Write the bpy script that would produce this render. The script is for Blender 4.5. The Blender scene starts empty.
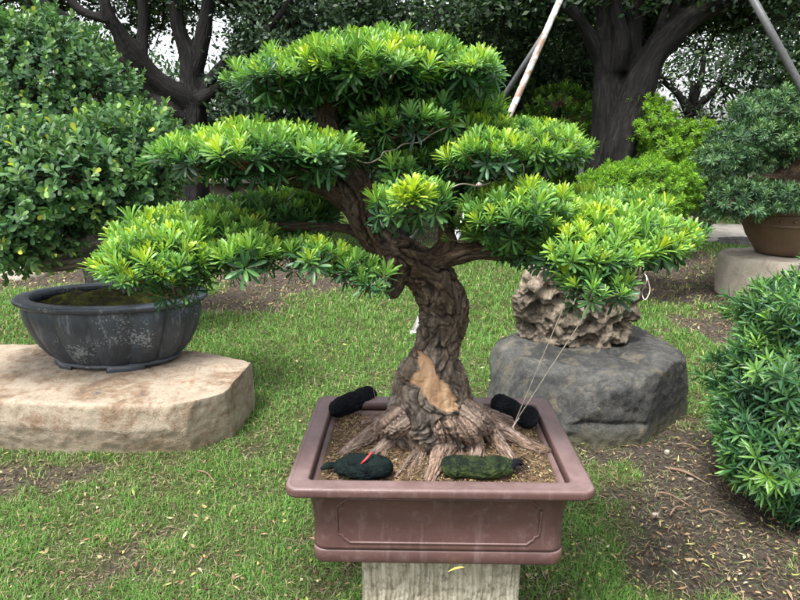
import bpy, math, random
import numpy as np
from mathutils import Vector, Matrix
R = math.radians
rng = np.random.default_rng(7); random.seed(7)
SC = bpy.context.scene; COL = SC.collection

# ------------------------------------------------------------------ camera
F = 620.0; PITCH = 14.1; H = 1.5
cam = bpy.data.cameras.new('camera'); cam.sensor_width = 36; cam.lens = F/800*36
cam.clip_start = 0.05; cam.clip_end = 3000
co = bpy.data.objects.new('camera', cam); COL.objects.link(co)
co.location = (0, 0, H); co.rotation_euler = (R(90-PITCH), 0, 0); SC.camera = co
# ------------------------------------------------------------------ world, sun, exposure
SUN_EL, SUN_AZ = 62.0, 215.0          # azimuth measured clockwise from +Y: behind the viewer, from the left
w = bpy.data.worlds.new('World'); SC.world = w; w.use_nodes = True
nt = w.node_tree; bgn = nt.nodes['Background']
sky = nt.nodes.new('ShaderNodeTexSky'); sky.sky_type = 'NISHITA'; sky.sun_disc = False
sky.sun_elevation = R(SUN_EL); sky.sun_rotation = R(SUN_AZ); sky.dust_density = 4; sky.air_density = 1.0
hs = nt.nodes.new('ShaderNodeHueSaturation'); hs.inputs['Saturation'].default_value = 0.22
nt.links.new(sky.outputs[0], hs.inputs['Color']); nt.links.new(hs.outputs[0], bgn.inputs['Color'])
bgn.inputs['Strength'].default_value = 0.15
sl = bpy.data.lights.new('sun', 'SUN'); sl.energy = 2.2; sl.angle = R(12); sl.color = (1, .96, .9)
so = bpy.data.objects.new('sun', sl); COL.objects.link(so)
_az, _el = R(SUN_AZ), R(SUN_EL)
sd = Vector((math.sin(_az)*math.cos(_el), math.cos(_az)*math.cos(_el), math.sin(_el)))
so.rotation_euler = sd.to_track_quat('Z', 'Y').to_euler(); so.location = sd*20
SC.view_settings.view_transform = 'Standard'; SC.view_settings.look = 'None'
SC.view_settings.gamma = 1; SC.view_settings.use_curve_mapping = False
SC.view_settings.exposure = 1.6
SC.render.engine = 'CYCLES'
SC.cycles.max_bounces = 6; SC.cycles.diffuse_bounces = 3; SC.cycles.glossy_bounces = 2
SC.cycles.transmission_bounces = 3; SC.cycles.transparent_max_bounces = 4
SC.cycles.caustics_reflective = False; SC.cycles.caustics_refractive = False
SC.cycles.sample_clamp_indirect = 6

# ------------------------------------------------------------------ where a point of the picture lies at a given distance
def P(px, py, Y):
    a = R(PITCH); u = (px-400)/F; v = (300-py)/F
    d = np.array([u, math.cos(a)+v*math.sin(a), -math.sin(a)+v*math.cos(a)])
    return np.array([0, 0, H]) + d*(Y/d[1])
def Z(px, py, z=0.0):
    a = R(PITCH); u = (px-400)/F; v = (300-py)/F
    d = np.array([u, math.cos(a)+v*math.sin(a), -math.sin(a)+v*math.cos(a)])
    return np.array([0, 0, H]) + d*((z-H)/d[2])
def mpp(px, py, Y):                       # metres per picture unit at that distance
    p = P(px, py, Y); a = R(PITCH)
    return (p[1]*math.cos(a) - (p[2]-H)*math.sin(a))/F

# ------------------------------------------------------------------ noise
_perm = np.random.default_rng(3).permutation(256); _perm = np.concatenate([_perm, _perm, _perm])
_g = np.random.default_rng(4).normal(size=(256, 3)); _g /= np.linalg.norm(_g, axis=1)[:, None]
def perlin(p):
    p = np.asarray(p, float); i = np.floor(p).astype(int); f = p-i; i &= 255
    u = f*f*f*(f*(f*6-15)+10); out = 0
    for dx in (0, 1):
        for dy in (0, 1):
            for dz in (0, 1):
                h = _perm[_perm[_perm[(i[:, 0]+dx) & 255]+((i[:, 1]+dy) & 255)]+((i[:, 2]+dz) & 255)]
                d = (_g[h]*(f-np.array([dx, dy, dz]))).sum(1)
                wx = u[:, 0] if dx else 1-u[:, 0]; wy = u[:, 1] if dy else 1-u[:, 1]; wz = u[:, 2] if dz else 1-u[:, 2]
                out = out + d*wx*wy*wz
    return out*1.6
def fbm(p, o=4, g=0.5):
    s = 0; a = 1; t = 0; p = np.asarray(p, float)
    for k in range(o):
        s = s + a*perlin(p*2**k + 17.3*k); t += a; a *= g
    return s/t
def ridged(p, o=3):
    s = 0; a = 1; t = 0
    for k in range(o):
        s = s + a*(1-np.abs(perlin(np.asarray(p)*2**k+9.1*k))*2); t += a; a *= .5
    return s/t
def sstep(a, b, x):
    t = np.clip((x-a)/(b-a), 0, 1); return t*t*(3-2*t)

# ------------------------------------------------------------------ mesh plumbing
def mesh_np(name, V, faces, attrs=None, smooth=True):
    """faces: list of int arrays (n,k)"""
    me = bpy.data.meshes.new(name); V = np.asarray(V, np.float32)
    me.vertices.add(len(V)); me.vertices.foreach_set('co', V.ravel())
    loops = np.concatenate([np.asarray(f).ravel() for f in faces]).astype(np.int32)
    tot = np.concatenate([np.full(len(f), np.asarray(f).shape[1]) for f in faces]).astype(np.int32)
    st = np.concatenate([[0], np.cumsum(tot)[:-1]]).astype(np.int32)
    me.loops.add(len(loops)); me.loops.foreach_set('vertex_index', loops)
    me.polygons.add(len(tot)); me.polygons.foreach_set('loop_start', st)
    if smooth: me.polygons.foreach_set('use_smooth', np.ones(len(tot), bool))
    for k, a in (attrs or {}).items():
        a = np.asarray(a, np.float32)
        if a.ndim == 1:
            at = me.attributes.new(k, 'FLOAT', 'POINT'); at.data.foreach_set('value', a)
        else:
            at = me.attributes.new(k, 'FLOAT_VECTOR', 'POINT'); at.data.foreach_set('vector', a.ravel())
    me.update(calc_edges=True); me.validate(); return me
def link(name, me, mat, parent=None):
    o = bpy.data.objects.new(name, me); COL.objects.link(o)
    if mat and not me.materials: me.materials.append(mat)
    if parent:
        o.parent = parent; o.matrix_parent_inverse = Matrix.Translation(parent.location).inverted()
    return o
def tag(o, label=None, cat=None, group=None, kind=None):
    if label: o['label'] = label
    if cat: o['category'] = cat
    if group: o['group'] = group
    if kind: o['kind'] = kind
    return o
def thing(name, loc, label, cat, group=None):
    o = bpy.data.objects.new(name, None); o.empty_display_size = .1; COL.objects.link(o); o.location = tuple(loc)
    return tag(o, label, cat, group)

class MB:
    def __init__(s): s.V = []; s.Q = []; s.T = []; s.n = 0; s.A = []
    def add(s, V, Q=None, T=None, a=0.0):
        V = np.asarray(V, float)
        if Q is not None and len(Q): s.Q.append(np.asarray(Q)+s.n)
        if T is not None and len(T): s.T.append(np.asarray(T)+s.n)
        s.V.append(V); s.n += len(V)
        s.A.append(np.full(len(V), a) if np.isscalar(a) else np.asarray(a)); return s
    def tube(s, pts, rad, n=8, cap=True, a=0.0, smooth=0):
        pts = np.asarray(pts, float); rad = np.asarray(rad, float)*np.ones(len(pts))
        if smooth: pts, rad = cr(pts, rad, smooth)
        m = len(pts); tan = np.gradient(pts, axis=0); tan /= np.linalg.norm(tan, axis=1)[:, None]+1e-9
        ref = np.array([0, 0, 1.]) if abs(tan[0, 2]) < .9 else np.array([1., 0, 0])
        u = np.cross(tan[0], ref); u /= np.linalg.norm(u); U = []
        for k in range(m):
            u = u-tan[k]*(u@tan[k]); u /= np.linalg.norm(u)+1e-9; U.append(u)
        U = np.array(U); W = np.cross(tan, U); th = np.arange(n)/n*2*np.pi
        V = pts[:, None]+rad[:, None, None]*(np.cos(th)[None, :, None]*U[:, None]+np.sin(th)[None, :, None]*W[:, None])
        V = V.reshape(-1, 3); i, j = np.meshgrid(np.arange(m-1), np.arange(n), indexing='ij'); j2 = (j+1) % n
        Q = np.stack([i*n+j, i*n+j2, (i+1)*n+j2, (i+1)*n+j], -1).reshape(-1, 4); T = None
        if cap:
            V = np.vstack([V, pts[0], pts[-1]]); j = np.arange(n); j2 = (j+1) % n; a0 = m*n; b = (m-1)*n
            T = np.vstack([np.stack([np.full(n, a0), j2, j], -1), np.stack([np.full(n, a0+1), b+j, b+j2], -1)])
        return s.add(V, Q, T, a)
    def box(s, c, d, rz=0, a=0.0):
        c = np.array(c, float); d = np.array(d, float)/2
        V = np.array([[x, y, z] for x in (-1, 1) for y in (-1, 1) for z in (-1, 1)])*d
        cs, sn = math.cos(rz), math.sin(rz); V = V@np.array([[cs, sn, 0], [-sn, cs, 0], [0, 0, 1]])+c
        return s.add(V, [[0, 1, 3, 2], [4, 6, 7, 5], [0, 4, 5, 1], [2, 3, 7, 6], [0, 2, 6, 4], [1, 5, 7, 3]], a=a)
    def loft(s, loops, closed=True, capends=True, a=0.0):
        m = len(loops); n = len(loops[0]); V = np.concatenate(loops); i, j = np.meshgrid(np.arange(m-1), np.arange(n if closed else n-1), indexing='ij'); j2 = (j+1) % n
        Q = np.stack([i*n+j, i*n+j2, (i+1)*n+j2, (i+1)*n+j], -1).reshape(-1, 4); T = None
        if capends:
            V = np.vstack([V, loops[0].mean(0), loops[-1].mean(0)]); j = np.arange(n); j2 = (j+1) % n; a0 = m*n; b = (m-1)*n
            T = np.vstack([np.stack([np.full(n, a0), j2, j], -1), np.stack([np.full(n, a0+1), b+j, b+j2], -1)])
        return s.add(V, Q, T, a)
    def mesh(s, name, smooth=True, attr=None):
        fs = []
        if s.Q: fs.append(np.concatenate(s.Q))
        if s.T: fs.append(np.concatenate(s.T))
        return mesh_np(name, np.concatenate(s.V), fs, {attr: np.concatenate(s.A)} if attr else None, smooth)
    def build(s, name, mat, parent=None, smooth=True, attr=None): return link(name, s.mesh(name, smooth, attr), mat, parent)
def cr(pts, rad, k):                          # Catmull-Rom resample
    n = len(pts); P_ = np.vstack([2*pts[0]-pts[1], pts, 2*pts[-1]-pts[-2]]); r_ = np.concatenate([[rad[0]], rad, [rad[-1]]])
    o = []; ro = []
    for i in range(n-1):
        for t in np.arange(k)/k:
            c = [-.5*t**3+t*t-.5*t, 1.5*t**3-2.5*t*t+1, -1.5*t**3+2*t*t+.5*t, .5*t**3-.5*t*t]
            o.append(sum(c[q]*P_[i+q] for q in range(4))); ro.append(r_[i+1]*(1-t)+r_[i+2]*t)
    o.append(pts[-1]); ro.append(rad[-1]); return np.array(o), np.array(ro)
def arrays(me):
    V = np.empty(len(me.vertices)*3, np.float32); me.vertices.foreach_get('co', V); V = V.reshape(-1, 3).astype(float)
    N = np.empty(len(V)*3, np.float32); me.vertices.foreach_get('normal', N); N = N.reshape(-1, 3).astype(float)
    return V, N
def remesh(mb, vox, smooth=0):
    me = mb.mesh('tmp'); o = bpy.data.objects.new('tmp', me); COL.objects.link(o)
    m = o.modifiers.new('r', 'REMESH'); m.mode = 'VOXEL'; m.voxel_size = vox
    if smooth:
        s_ = o.modifiers.new('s', 'SMOOTH'); s_.iterations = smooth; s_.factor = .5
    dg = bpy.context.evaluated_depsgraph_get(); dg.update()
    me2 = bpy.data.meshes.new_from_object(o.evaluated_get(dg)); bpy.data.objects.remove(o)
    me2.polygons.foreach_set('use_smooth', np.ones(len(me2.polygons), bool)); return me2
def quads_of(me):
    L = np.empty(len(me.loops), np.int32); me.loops.foreach_get('vertex_index', L)
    t = np.empty(len(me.polygons), np.int32); me.polygons.foreach_get('loop_total', t)
    s0 = np.empty(len(me.polygons), np.int32); me.polygons.foreach_get('loop_start', s0)
    q = s0[t == 4]; tr = s0[t == 3]
    return (L[q[:, None]+np.arange(4)], L[tr[:, None]+np.arange(3)])

# ------------------------------------------------------------------ materials
def mat(name, rough=.8, spec=.3):
    m = bpy.data.materials.new(name); m.use_nodes = True; b = m.node_tree.nodes['Principled BSDF']
    b.inputs['Roughness'].default_value = rough; b.inputs['Specular IOR Level'].default_value = spec
    return m, m.node_tree, b
def nd(nt, t, **kw):
    n = nt.nodes.new('ShaderNode'+t)
    for k, v in kw.items():
        if k in n.inputs.keys(): n.inputs[k].default_value = v
        else: setattr(n, k, v)
    return n
def ramp(nt, fac, stops):
    r = nt.nodes.new('ShaderNodeValToRGB'); e = r.color_ramp.elements
    while len(e) > 1: e.remove(e[-1])
    e[0].position = stops[0][0]; e[0].color = (*stops[0][1], 1)
    for p, c in stops[1:]:
        q = e.new(p); q.color = (*c, 1)
    nt.links.new(fac, r.inputs[0]); return r.outputs[0]
def coords(nt, attr=None, scale=(1, 1, 1)):
    mp = nd(nt, 'Mapping'); mp.inputs['Scale'].default_value = scale
    if attr: a = nd(nt, 'Attribute', attribute_name=attr); nt.links.new(a.outputs['Vector'], mp.inputs[0])
    else: a = nd(nt, 'NewGeometry'); nt.links.new(a.outputs['Position'], mp.inputs[0])
    return mp.outputs[0]
def noise(nt, vec, scale, detail=5, rough=.6, dist=0):
    n = nd(nt, 'TexNoise', Scale=scale, Detail=detail, Roughness=rough, Distortion=dist); nt.links.new(vec, n.inputs['Vector']); return n.outputs['Fac']
def mixc(nt, fac, a, b, mode='MIX'):
    n = nt.nodes.new('ShaderNodeMix'); n.data_type = 'RGBA'; n.blend_type = mode
    for s, v in ((n.inputs[0], fac), (n.inputs[6], a), (n.inputs[7], b)):
        if hasattr(v, 'links') or isinstance(v, bpy.types.NodeSocket): nt.links.new(v, s)
        else: s.default_value = v if np.isscalar(v) else (*v, 1)
    return n.outputs[2]
def bump(nt, b, h, strength=.5, dist=.01):
    n = nd(nt, 'Bump', Strength=strength, Distance=dist); nt.links.new(h, n.inputs['Height']); nt.links.new(n.outputs[0], b.inputs['Normal'])
def math_(nt, op, a, b=0.0, clamp=False):
    n = nd(nt, 'Math', operation=op); n.use_clamp = clamp
    for i, v in enumerate((a, b)):
        if isinstance(v, bpy.types.NodeSocket): nt.links.new(v, n.inputs[i])
        else: n.inputs[i].default_value = v
    return n.outputs[0]

def leaf_mat(name, stops, rough=.42, trans=.35, spec=.4):
    m, nt, b = mat(name, rough, spec)
    a = nd(nt, 'Attribute', attribute_name='tint'); c = ramp(nt, a.outputs['Fac'], stops)
    g = nd(nt, 'NewGeometry'); h = nd(nt, 'HueSaturation')
    mr = nd(nt, 'MapRange'); mr.inputs[3].default_value = .72; mr.inputs[4].default_value = 1.22
    nt.links.new(g.outputs['Random Per Island'], mr.inputs[0]); nt.links.new(mr.outputs[0], h.inputs['Value']); nt.links.new(c, h.inputs['Color'])
    mr2 = nd(nt, 'MapRange'); mr2.inputs[3].default_value = .485; mr2.inputs[4].default_value = .512
    r2 = math_(nt, 'FRACT', math_(nt, 'MULTIPLY', g.outputs['Random Per Island'], 7.31)); nt.links.new(r2, mr2.inputs[0]); nt.links.new(mr2.outputs[0], h.inputs['Hue'])
    nt.links.new(h.outputs[0], b.inputs['Base Color'])
    if trans:
        t = nd(nt, 'BsdfTranslucent'); tc = mixc(nt, 1.0, h.outputs[0], (.95, 1.0, .5), 'MULTIPLY'); h2 = nd(nt, 'HueSaturation', Value=1.6); nt.links.new(tc, h2.inputs['Color']); nt.links.new(h2.outputs[0], t.inputs[0])
        mx = nd(nt, 'MixShader'); mx.inputs[0].default_value = trans; o = nt.nodes['Material Output']
        nt.links.new(b.outputs[0], mx.inputs[1]); nt.links.new(t.outputs[0], mx.inputs[2]); nt.links.new(mx.outputs[0], o.inputs[0])
    return m
M = {}
M['podo'] = leaf_mat('podocarpus_leaf', [(0, (.014, .046, .022)), (.3, (.038, .112, .046)), (.6, (.105, .235, .055)), (.84, (.19, .36, .065)), (.96, (.26, .41, .055)), (1, (.36, .47, .035))], .4, .3)
M['podo_far'] = leaf_mat('podocarpus_leaf_blue', [(0, (.012, .035, .014)), (.5, (.04, .095, .035)), (1, (.15, .27, .05))], .4, .25)
M['round'] = leaf_mat('round_leaf', [(0, (.018, .055, .026)), (.4, (.045, .115, .045)), (.75, (.10, .20, .065)), (.93, (.20, .32, .09)), (1, (.38, .42, .06))], .5, .25, .35)
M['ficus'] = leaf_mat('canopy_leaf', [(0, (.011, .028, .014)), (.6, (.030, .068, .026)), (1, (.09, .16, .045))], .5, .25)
M['grey'] = leaf_mat('grey_green_leaf', [(0, (.015, .04, .02)), (.6, (.05, .09, .05)), (1, (.11, .17, .09))], .45, .2)
M['jun'] = leaf_mat('juniper_blue', [(0, (.014, .042, .020)), (.6, (.045, .108, .046)), (1, (.12, .22, .08))], .6, .15)
M['junb'] = leaf_mat('juniper_lime', [(0, (.02, .06, .01)), (.5, (.085, .20, .022)), (1, (.20, .38, .03))], .6, .3)
M['grass'] = leaf_mat('grass_blade', [(0, (.045, .10, .02)), (.5, (.085, .205, .035)), (.82, (.135, .28, .055)), (.92, (.22, .23, .09)), (1, (.36, .30, .17))], .55, .3, .25)
M['litter'] = leaf_mat('fallen_leaf', [(0, (.045, .028, .018)), (.25, (.11, .068, .042)), (.5, (.21, .13, .08)), (.7, (.28, .22, .12)), (.88, (.33, .34, .08)), (1, (.42, .38, .28))], .7, .1, .2)

def bark_mat(name, dark, mid, light, warm=None, s=1.0, bs=.8, low=False):
    m, nt, b = mat(name, .88, .2); v = coords(nt, 'bc', (1, 1, .35))
    n1 = noise(nt, v, 55*s, 8, .68, .8); n2 = noise(nt, v, 14*s, 4, .6, .5)
    c = ramp(nt, n1, [(.30, dark), (.5, mid), (.72, light)])
    if warm:
        c = mixc(nt, ramp(nt, n2, [(.42, (0, 0, 0)), (.6, (1, 1, 1))]), c, mixc(nt, 1.0, c, warm, 'MULTIPLY'))
    a = nd(nt, 'Attribute', attribute_name='cav'); cc = math_(nt, 'MULTIPLY', a.outputs['Fac'], .75)
    c = mixc(nt, cc, c, dark)               # goes towards the dark tone in the fissures between the flakes
    if low:                                  # the weathered butt is paler than the younger wood higher up
        at = nd(nt, 'Attribute', attribute_name='bc'); sx = nd(nt, 'SeparateXYZ'); nt.links.new(at.outputs['Vector'], sx.inputs[0])
        up = math_(nt, 'ADD', math_(nt, 'MULTIPLY', sx.outputs['Z'], .62), math_(nt, 'MULTIPLY', math_(nt, 'SUBTRACT', n2, .5), .10)); c = mixc(nt, 1.0, c, ramp(nt, up, [(.20, (1, .96, .92)), (.32, (.58, .50, .44)), (.88, (.48, .41, .36)), (.98, (1.55, 1.32, 1.2))]), 'MULTIPLY')
    if low:                                  # bark thins out into the bare wood at the wound's lip
        wa = nd(nt, 'Attribute', attribute_name='wd'); wf = ramp(nt, math_(nt, 'ADD', wa.outputs['Fac'], math_(nt, 'MULTIPLY', math_(nt, 'SUBTRACT', n1, .5), .25)), [(.36, (0, 0, 0)), (.46, (1, 1, 1))]); c = mixc(nt, wf, c, (.33, .21, .125))
    nt.links.new(c, b.inputs['Base Color'])
    w_ = nd(nt, 'TexVoronoi', Scale=38*s, feature='DISTANCE_TO_EDGE'); nt.links.new(v, w_.inputs['Vector'])
    hgt = math_(nt, 'ADD', n1, math_(nt, 'MULTIPLY', math_(nt, 'MINIMUM', w_.outputs['Distance'], .25), 1.5))
    bump(nt, b, hgt, bs, .006/s); return m
M['bark'] = bark_mat('bonsai_bark', (.012, .011, .010), (.135, .118, .104), (.37, .335, .30), (.95, .84, .75), low=True)
M['barkup'] = bark_mat('bonsai_bark_upper', (.014, .011, .009), (.070, .052, .040), (.18, .145, .115), (1, .82, .66))
M['rootb'] = bark_mat('root_bark', (.07, .048, .038), (.20, .145, .115), (.36, .28, .23), (.95, .8, .72), 1.2, .5)
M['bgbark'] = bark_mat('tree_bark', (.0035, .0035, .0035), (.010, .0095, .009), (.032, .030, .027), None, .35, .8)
M['greybark'] = bark_mat('grey_bark', (.016, .015, .014), (.075, .068, .060), (.22, .20, .18), None, .7, .7)
m, nt, b = mat('bare_wood', .6, .3); v = coords(nt, 'bc', (1, 1, .25)); n = noise(nt, v, 45, 5, .55, 1.0)
nt.links.new(ramp(nt, n, [(.3, (.22, .125, .07)), (.5, (.36, .225, .13)), (.7, (.48, .33, .21))]), b.inputs['Base Color']); bump(nt, b, n, .35, .003); M['wood'] = m

def clay_mat(name, base, lightc, palec, rough, spotted=False):
    m, nt, b = mat(name, rough, .35); v = coords(nt)
    n1 = noise(nt, v, 4.5, 5, .6, .4); n2 = noise(nt, v, 30, 6, .7); n3 = noise(nt, v, 140, 3, .6)
    c = ramp(nt, n1, [(.3, base), (.7, lightc)])
    c = mixc(nt, ramp(nt, n2, [(.54, (0, 0, 0)), (.85, (.32, .32, .32))]), c, palec)
    g = nd(nt, 'NewGeometry'); sx = nd(nt, 'SeparateXYZ'); nt.links.new(g.outputs['Normal'], sx.inputs[0])
    up = ramp(nt, sx.outputs['Z'], [(.55, (0, 0, 0)), (.95, (.55, .55, .55))])      # paler tone on the flat upper faces, broken up by noise
    up = math_(nt, 'MULTIPLY', up, ramp(nt, noise(nt, v, 9, 5, .7), [(.3, (.35, .35, .35)), (.65, (1, 1, 1))]))
    c = mixc(nt, up, c, palec)
    if spotted:
        vo = nd(nt, 'TexVoronoi', Scale=75.0); vo.inputs['Randomness'].default_value = 1; nt.links.new(v, vo.inputs['Vector'])
        sp = math_(nt, 'LESS_THAN', vo.outputs['Distance'], math_(nt, 'MULTIPLY', math_(nt, 'SUBTRACT', noise(nt, v, 5, 3, .5), .47), 2.4))
        c = mixc(nt, math_(nt, 'MULTIPLY', sp, .3), c, (.36, .38, .38))
        vs = coords(nt, None, (9, 9, 1.2)); st = ramp(nt, noise(nt, vs, 3.5, 4, .6), [(.58, (0, 0, 0)), (.72, (.3, .3, .3))]); c = mixc(nt, st, c, (.25, .27, .28))
    nt.links.new(c, b.inputs['Base Color'])
    sv = coords(nt, None, (14, 14, 1.5)); sf = ramp(nt, noise(nt, sv, 3, 5, .65), [(.55, (0, 0, 0)), (.72, (.22, .22, .22))]); c = mixc(nt, sf, c, palec); nt.links.new(c, b.inputs['Base Color'])
    nt.links.new(ramp(nt, n2, [(.3, (rough-.1,)*3), (.7, (rough+.2,)*3)]), b.inputs['Roughness'])
    bump(nt, b, math_(nt, 'ADD', n2, math_(nt, 'MULTIPLY', n3, .4)), .25, .004); return m
M['pot'] = clay_mat('purple_clay', (.062, .033, .030), (.088, .047, .043), (.25, .185, .18), .42)
M['blackpot'] = clay_mat('black_glaze', (.018, .022, .028), (.035, .042, .052), (.12, .14, .165), .4, True)
M['brownpot'] = clay_mat('brown_clay', (.085, .052, .032), (.13, .082, .05), (.22, .16, .11), .5)

def stone_mat(name, stops, s=1.0, vein=None, bs=.6, moss=None, patch=None, vs=.75):
    m, nt, b = mat(name, .85, .25); v = coords(nt)
    n1 = noise(nt, v, 3.2*s, 7, .62, .9); n2 = noise(nt, v, 28*s, 7, .72, .3); n3 = noise(nt, v, 110*s, 4, .6)
    c = ramp(nt, math_(nt, 'ADD', math_(nt, 'MULTIPLY', n1, .65), math_(nt, 'MULTIPLY', n2, .35)), stops)
    if patch: c = mixc(nt, ramp(nt, noise(nt, v, 6*s, 6, .65, 1.5), [(.54, (0, 0, 0)), (.64, (.8, .8, .8))]), c, patch)
    if vein:
        vv = noise(nt, coords(nt, None, (1, 1, 2.2)), 4.5*s, 6, .6, 1.4); vv = math_(nt, 'ABSOLUTE', math_(nt, 'SUBTRACT', vv, .5))
        c = mixc(nt, ramp(nt, vv, [(0, (vs, vs, vs)), (.012, (0, 0, 0))]), c, vein)
    c = mixc(nt, ramp(nt, n3, [(.3, (.35, .35, .35)), (.6, (0, 0, 0))]), c, mixc(nt, 1.0, c, (.55, .55, .52), 'MULTIPLY'))
    if moss:
        g = nd(nt, 'NewGeometry'); sx = nd(nt, 'SeparateXYZ'); nt.links.new(g.outputs['Position'], sx.inputs[0])
        lo = ramp(nt, math_(nt, 'ADD', sx.outputs['Z'], math_(nt, 'MULTIPLY', n1, .18)), [(.08, (.8, .8, .8)), (.2, (0, 0, 0))]); c = mixc(nt, lo, c, moss)
    nt.links.new(c, b.inputs['Base Color'])
    bump(nt, b, math_(nt, 'ADD', n2, math_(nt, 'MULTIPLY', n3, .35)), bs, .012); return m
M['sand'] = stone_mat('sandstone', [(.36, (.09, .078, .065)), (.44, (.19, .13, .085)), (.5, (.25, .205, .155)), (.57, (.31, .26, .20)), (.66, (.22, .12, .07))], 1.0, (.16, .10, .07), .6, (.18, .15, .10), (.30, .26, .20))
M['slate'] = stone_mat('dark_boulder', [(.36, (.014, .015, .015)), (.48, (.035, .036, .036)), (.58, (.070, .070, .066)), (.68, (.16, .14, .105))], 1.0, (.17, .155, .13), .9, (.085, .08, .045), (.10, .088, .066), .28)
M['rockery'] = stone_mat('pitted_limestone', [(.36, (.035, .029, .022)), (.47, (.11, .09, .068)), (.58, (.26, .215, .165)), (.7, (.42, .36, .28))], 2.2, None, 1.0)
M['pale'] = stone_mat('pale_granite', [(.35, (.22, .19, .15)), (.5, (.33, .29, .24)), (.65, (.43, .39, .33))], 2.0, None, .5)
M['wall'] = stone_mat('old_wall_stone', [(.35, (.03, .026, .022)), (.5, (.07, .06, .05)), (.65, (.17, .12, .085))], 1.0, None, .8)
# ribbed pedestal
m, nt, b = mat('ribbed_stone', .9, .2); v = coords(nt); n1 = noise(nt, coords(nt, None, (22, 22, 2.5)), 2.5, 6, .65); n2 = noise(nt, v, 60, 6, .7)
c = ramp(nt, n1, [(.33, (.16, .14, .10)), (.5, (.36, .33, .25)), (.68, (.50, .47, .39))]); c = mixc(nt, ramp(nt, n2, [(.33, (.8, .8, .8)), (.5, (0, 0, 0))]), c, (.12, .11, .08))
nt.links.new(c, b.inputs['Base Color']); bump(nt, b, n2, .8, .008); M['ribbed'] = m

def simple(name, col, rough=.7, spec=.3, var=.25, sc=40, bs=.2, metal=0):
    m, nt, b = mat(name, rough, spec); v = coords(nt); n = noise(nt, v, sc, 5, .6)
    c = np.array(col); nt.links.new(ramp(nt, n, [(.3, tuple(c*(1-var))), (.7, tuple(np.minimum(c*(1+var), 1)))]), b.inputs['Base Color'])
    b.inputs['Metallic'].default_value = metal; bump(nt, b, n, bs, .004); return m
def mesh_cloth(name, a, c2):
    m, nt, b = mat(name, .95, .08); v = coords(nt); n = noise(nt, v, 16, 4, .6, .6); f = noise(nt, v, 420, 2, .5)
    c = ramp(nt, n, [(.42, a), (.62, c2)]); c = mixc(nt, ramp(nt, f, [(.55, (0, 0, 0)), (.7, (.35, .35, .35))]), c, tuple(np.minimum(np.array(c2)*2.2+.01, 1)))
    nt.links.new(c, b.inputs['Base Color']); bump(nt, b, f, .7, .003); return m
M['bagblack'] = mesh_cloth('black_mesh_cloth', (.004, .0045, .006), (.010, .011, .014))
M['baggreen'] = mesh_cloth('green_black_mesh_cloth', (.006, .010, .008), (.038, .055, .018))
M['bagteal'] = mesh_cloth('dark_teal_mesh_cloth', (.003, .005, .006), (.007, .013, .012))
M['string'] = simple('cotton_string', (.55, .50, .42), .8)
M['wire'] = simple('aluminium_wire', (.17, .14, .115), .5, .5, .2, 60, .1, .3)
M['redstick'] = simple('red_plastic', (.55, .05, .06), .4)
M['blackplastic'] = simple('black_plastic', (.012, .012, .013), .45)
M['polew'] = None
m, nt, b = mat('weathered_white_pole', .55, .4); v = coords(nt); n = noise(nt, v, 4.5, 6, .7, .8)
nt.links.new(ramp(nt, n, [(.4, (.18, .11, .08)), (.5, (.34, .32, .30)), (.56, (.46, .48, .49))]), b.inputs['Base Color']); M['polew'] = m
M['poleg'] = simple('grey_pole', (.065, .067, .07), .5)
M['cord'] = simple('black_cable', (.02, .02, .02), .6)
M['yleaf'] = simple('yellow_leaf', (.55, .42, .10), .6)
M['concrete'] = simple('concrete', (.27, .25, .22), .9, .2, .25, 6, .3)
M['plank'] = simple('grey_wood', (.20, .18, .16), .85, .2, .3, 25)
M['twig'] = simple('dry_twig', (.16, .11, .075), .9, .1, .4, 60)
M['moss'] = None
m, nt, b = mat('moss', .95, .1); v = coords(nt); n = noise(nt, v, 14, 6, .7); f = noise(nt, v, 220, 3, .6)
nt.links.new(mixc(nt, ramp(nt, f, [(.5, (0, 0, 0)), (.75, (.7, .7, .7))]), ramp(nt, n, [(.42, (.03, .022, .016)), (.52, (.055, .06, .014)), (.65, (.13, .13, .025))]), (.11, .13, .03)), b.inputs['Base Color']); bump(nt, b, f, 1, .008); M['moss'] = m
m, nt, b = mat('potting_soil', .95, .1); v = coords(nt); n = noise(nt, v, 30, 8, .75); f = noise(nt, v, 170, 5, .7)
nt.links.new(mixc(nt, f, ramp(nt, n, [(.35, (.025, .018, .012)), (.5, (.09, .066, .038)), (.65, (.20, .15, .085))]), (.13, .10, .06)), b.inputs['Base Color']); bump(nt, b, f, 1, .008); M['soil'] = m

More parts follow.
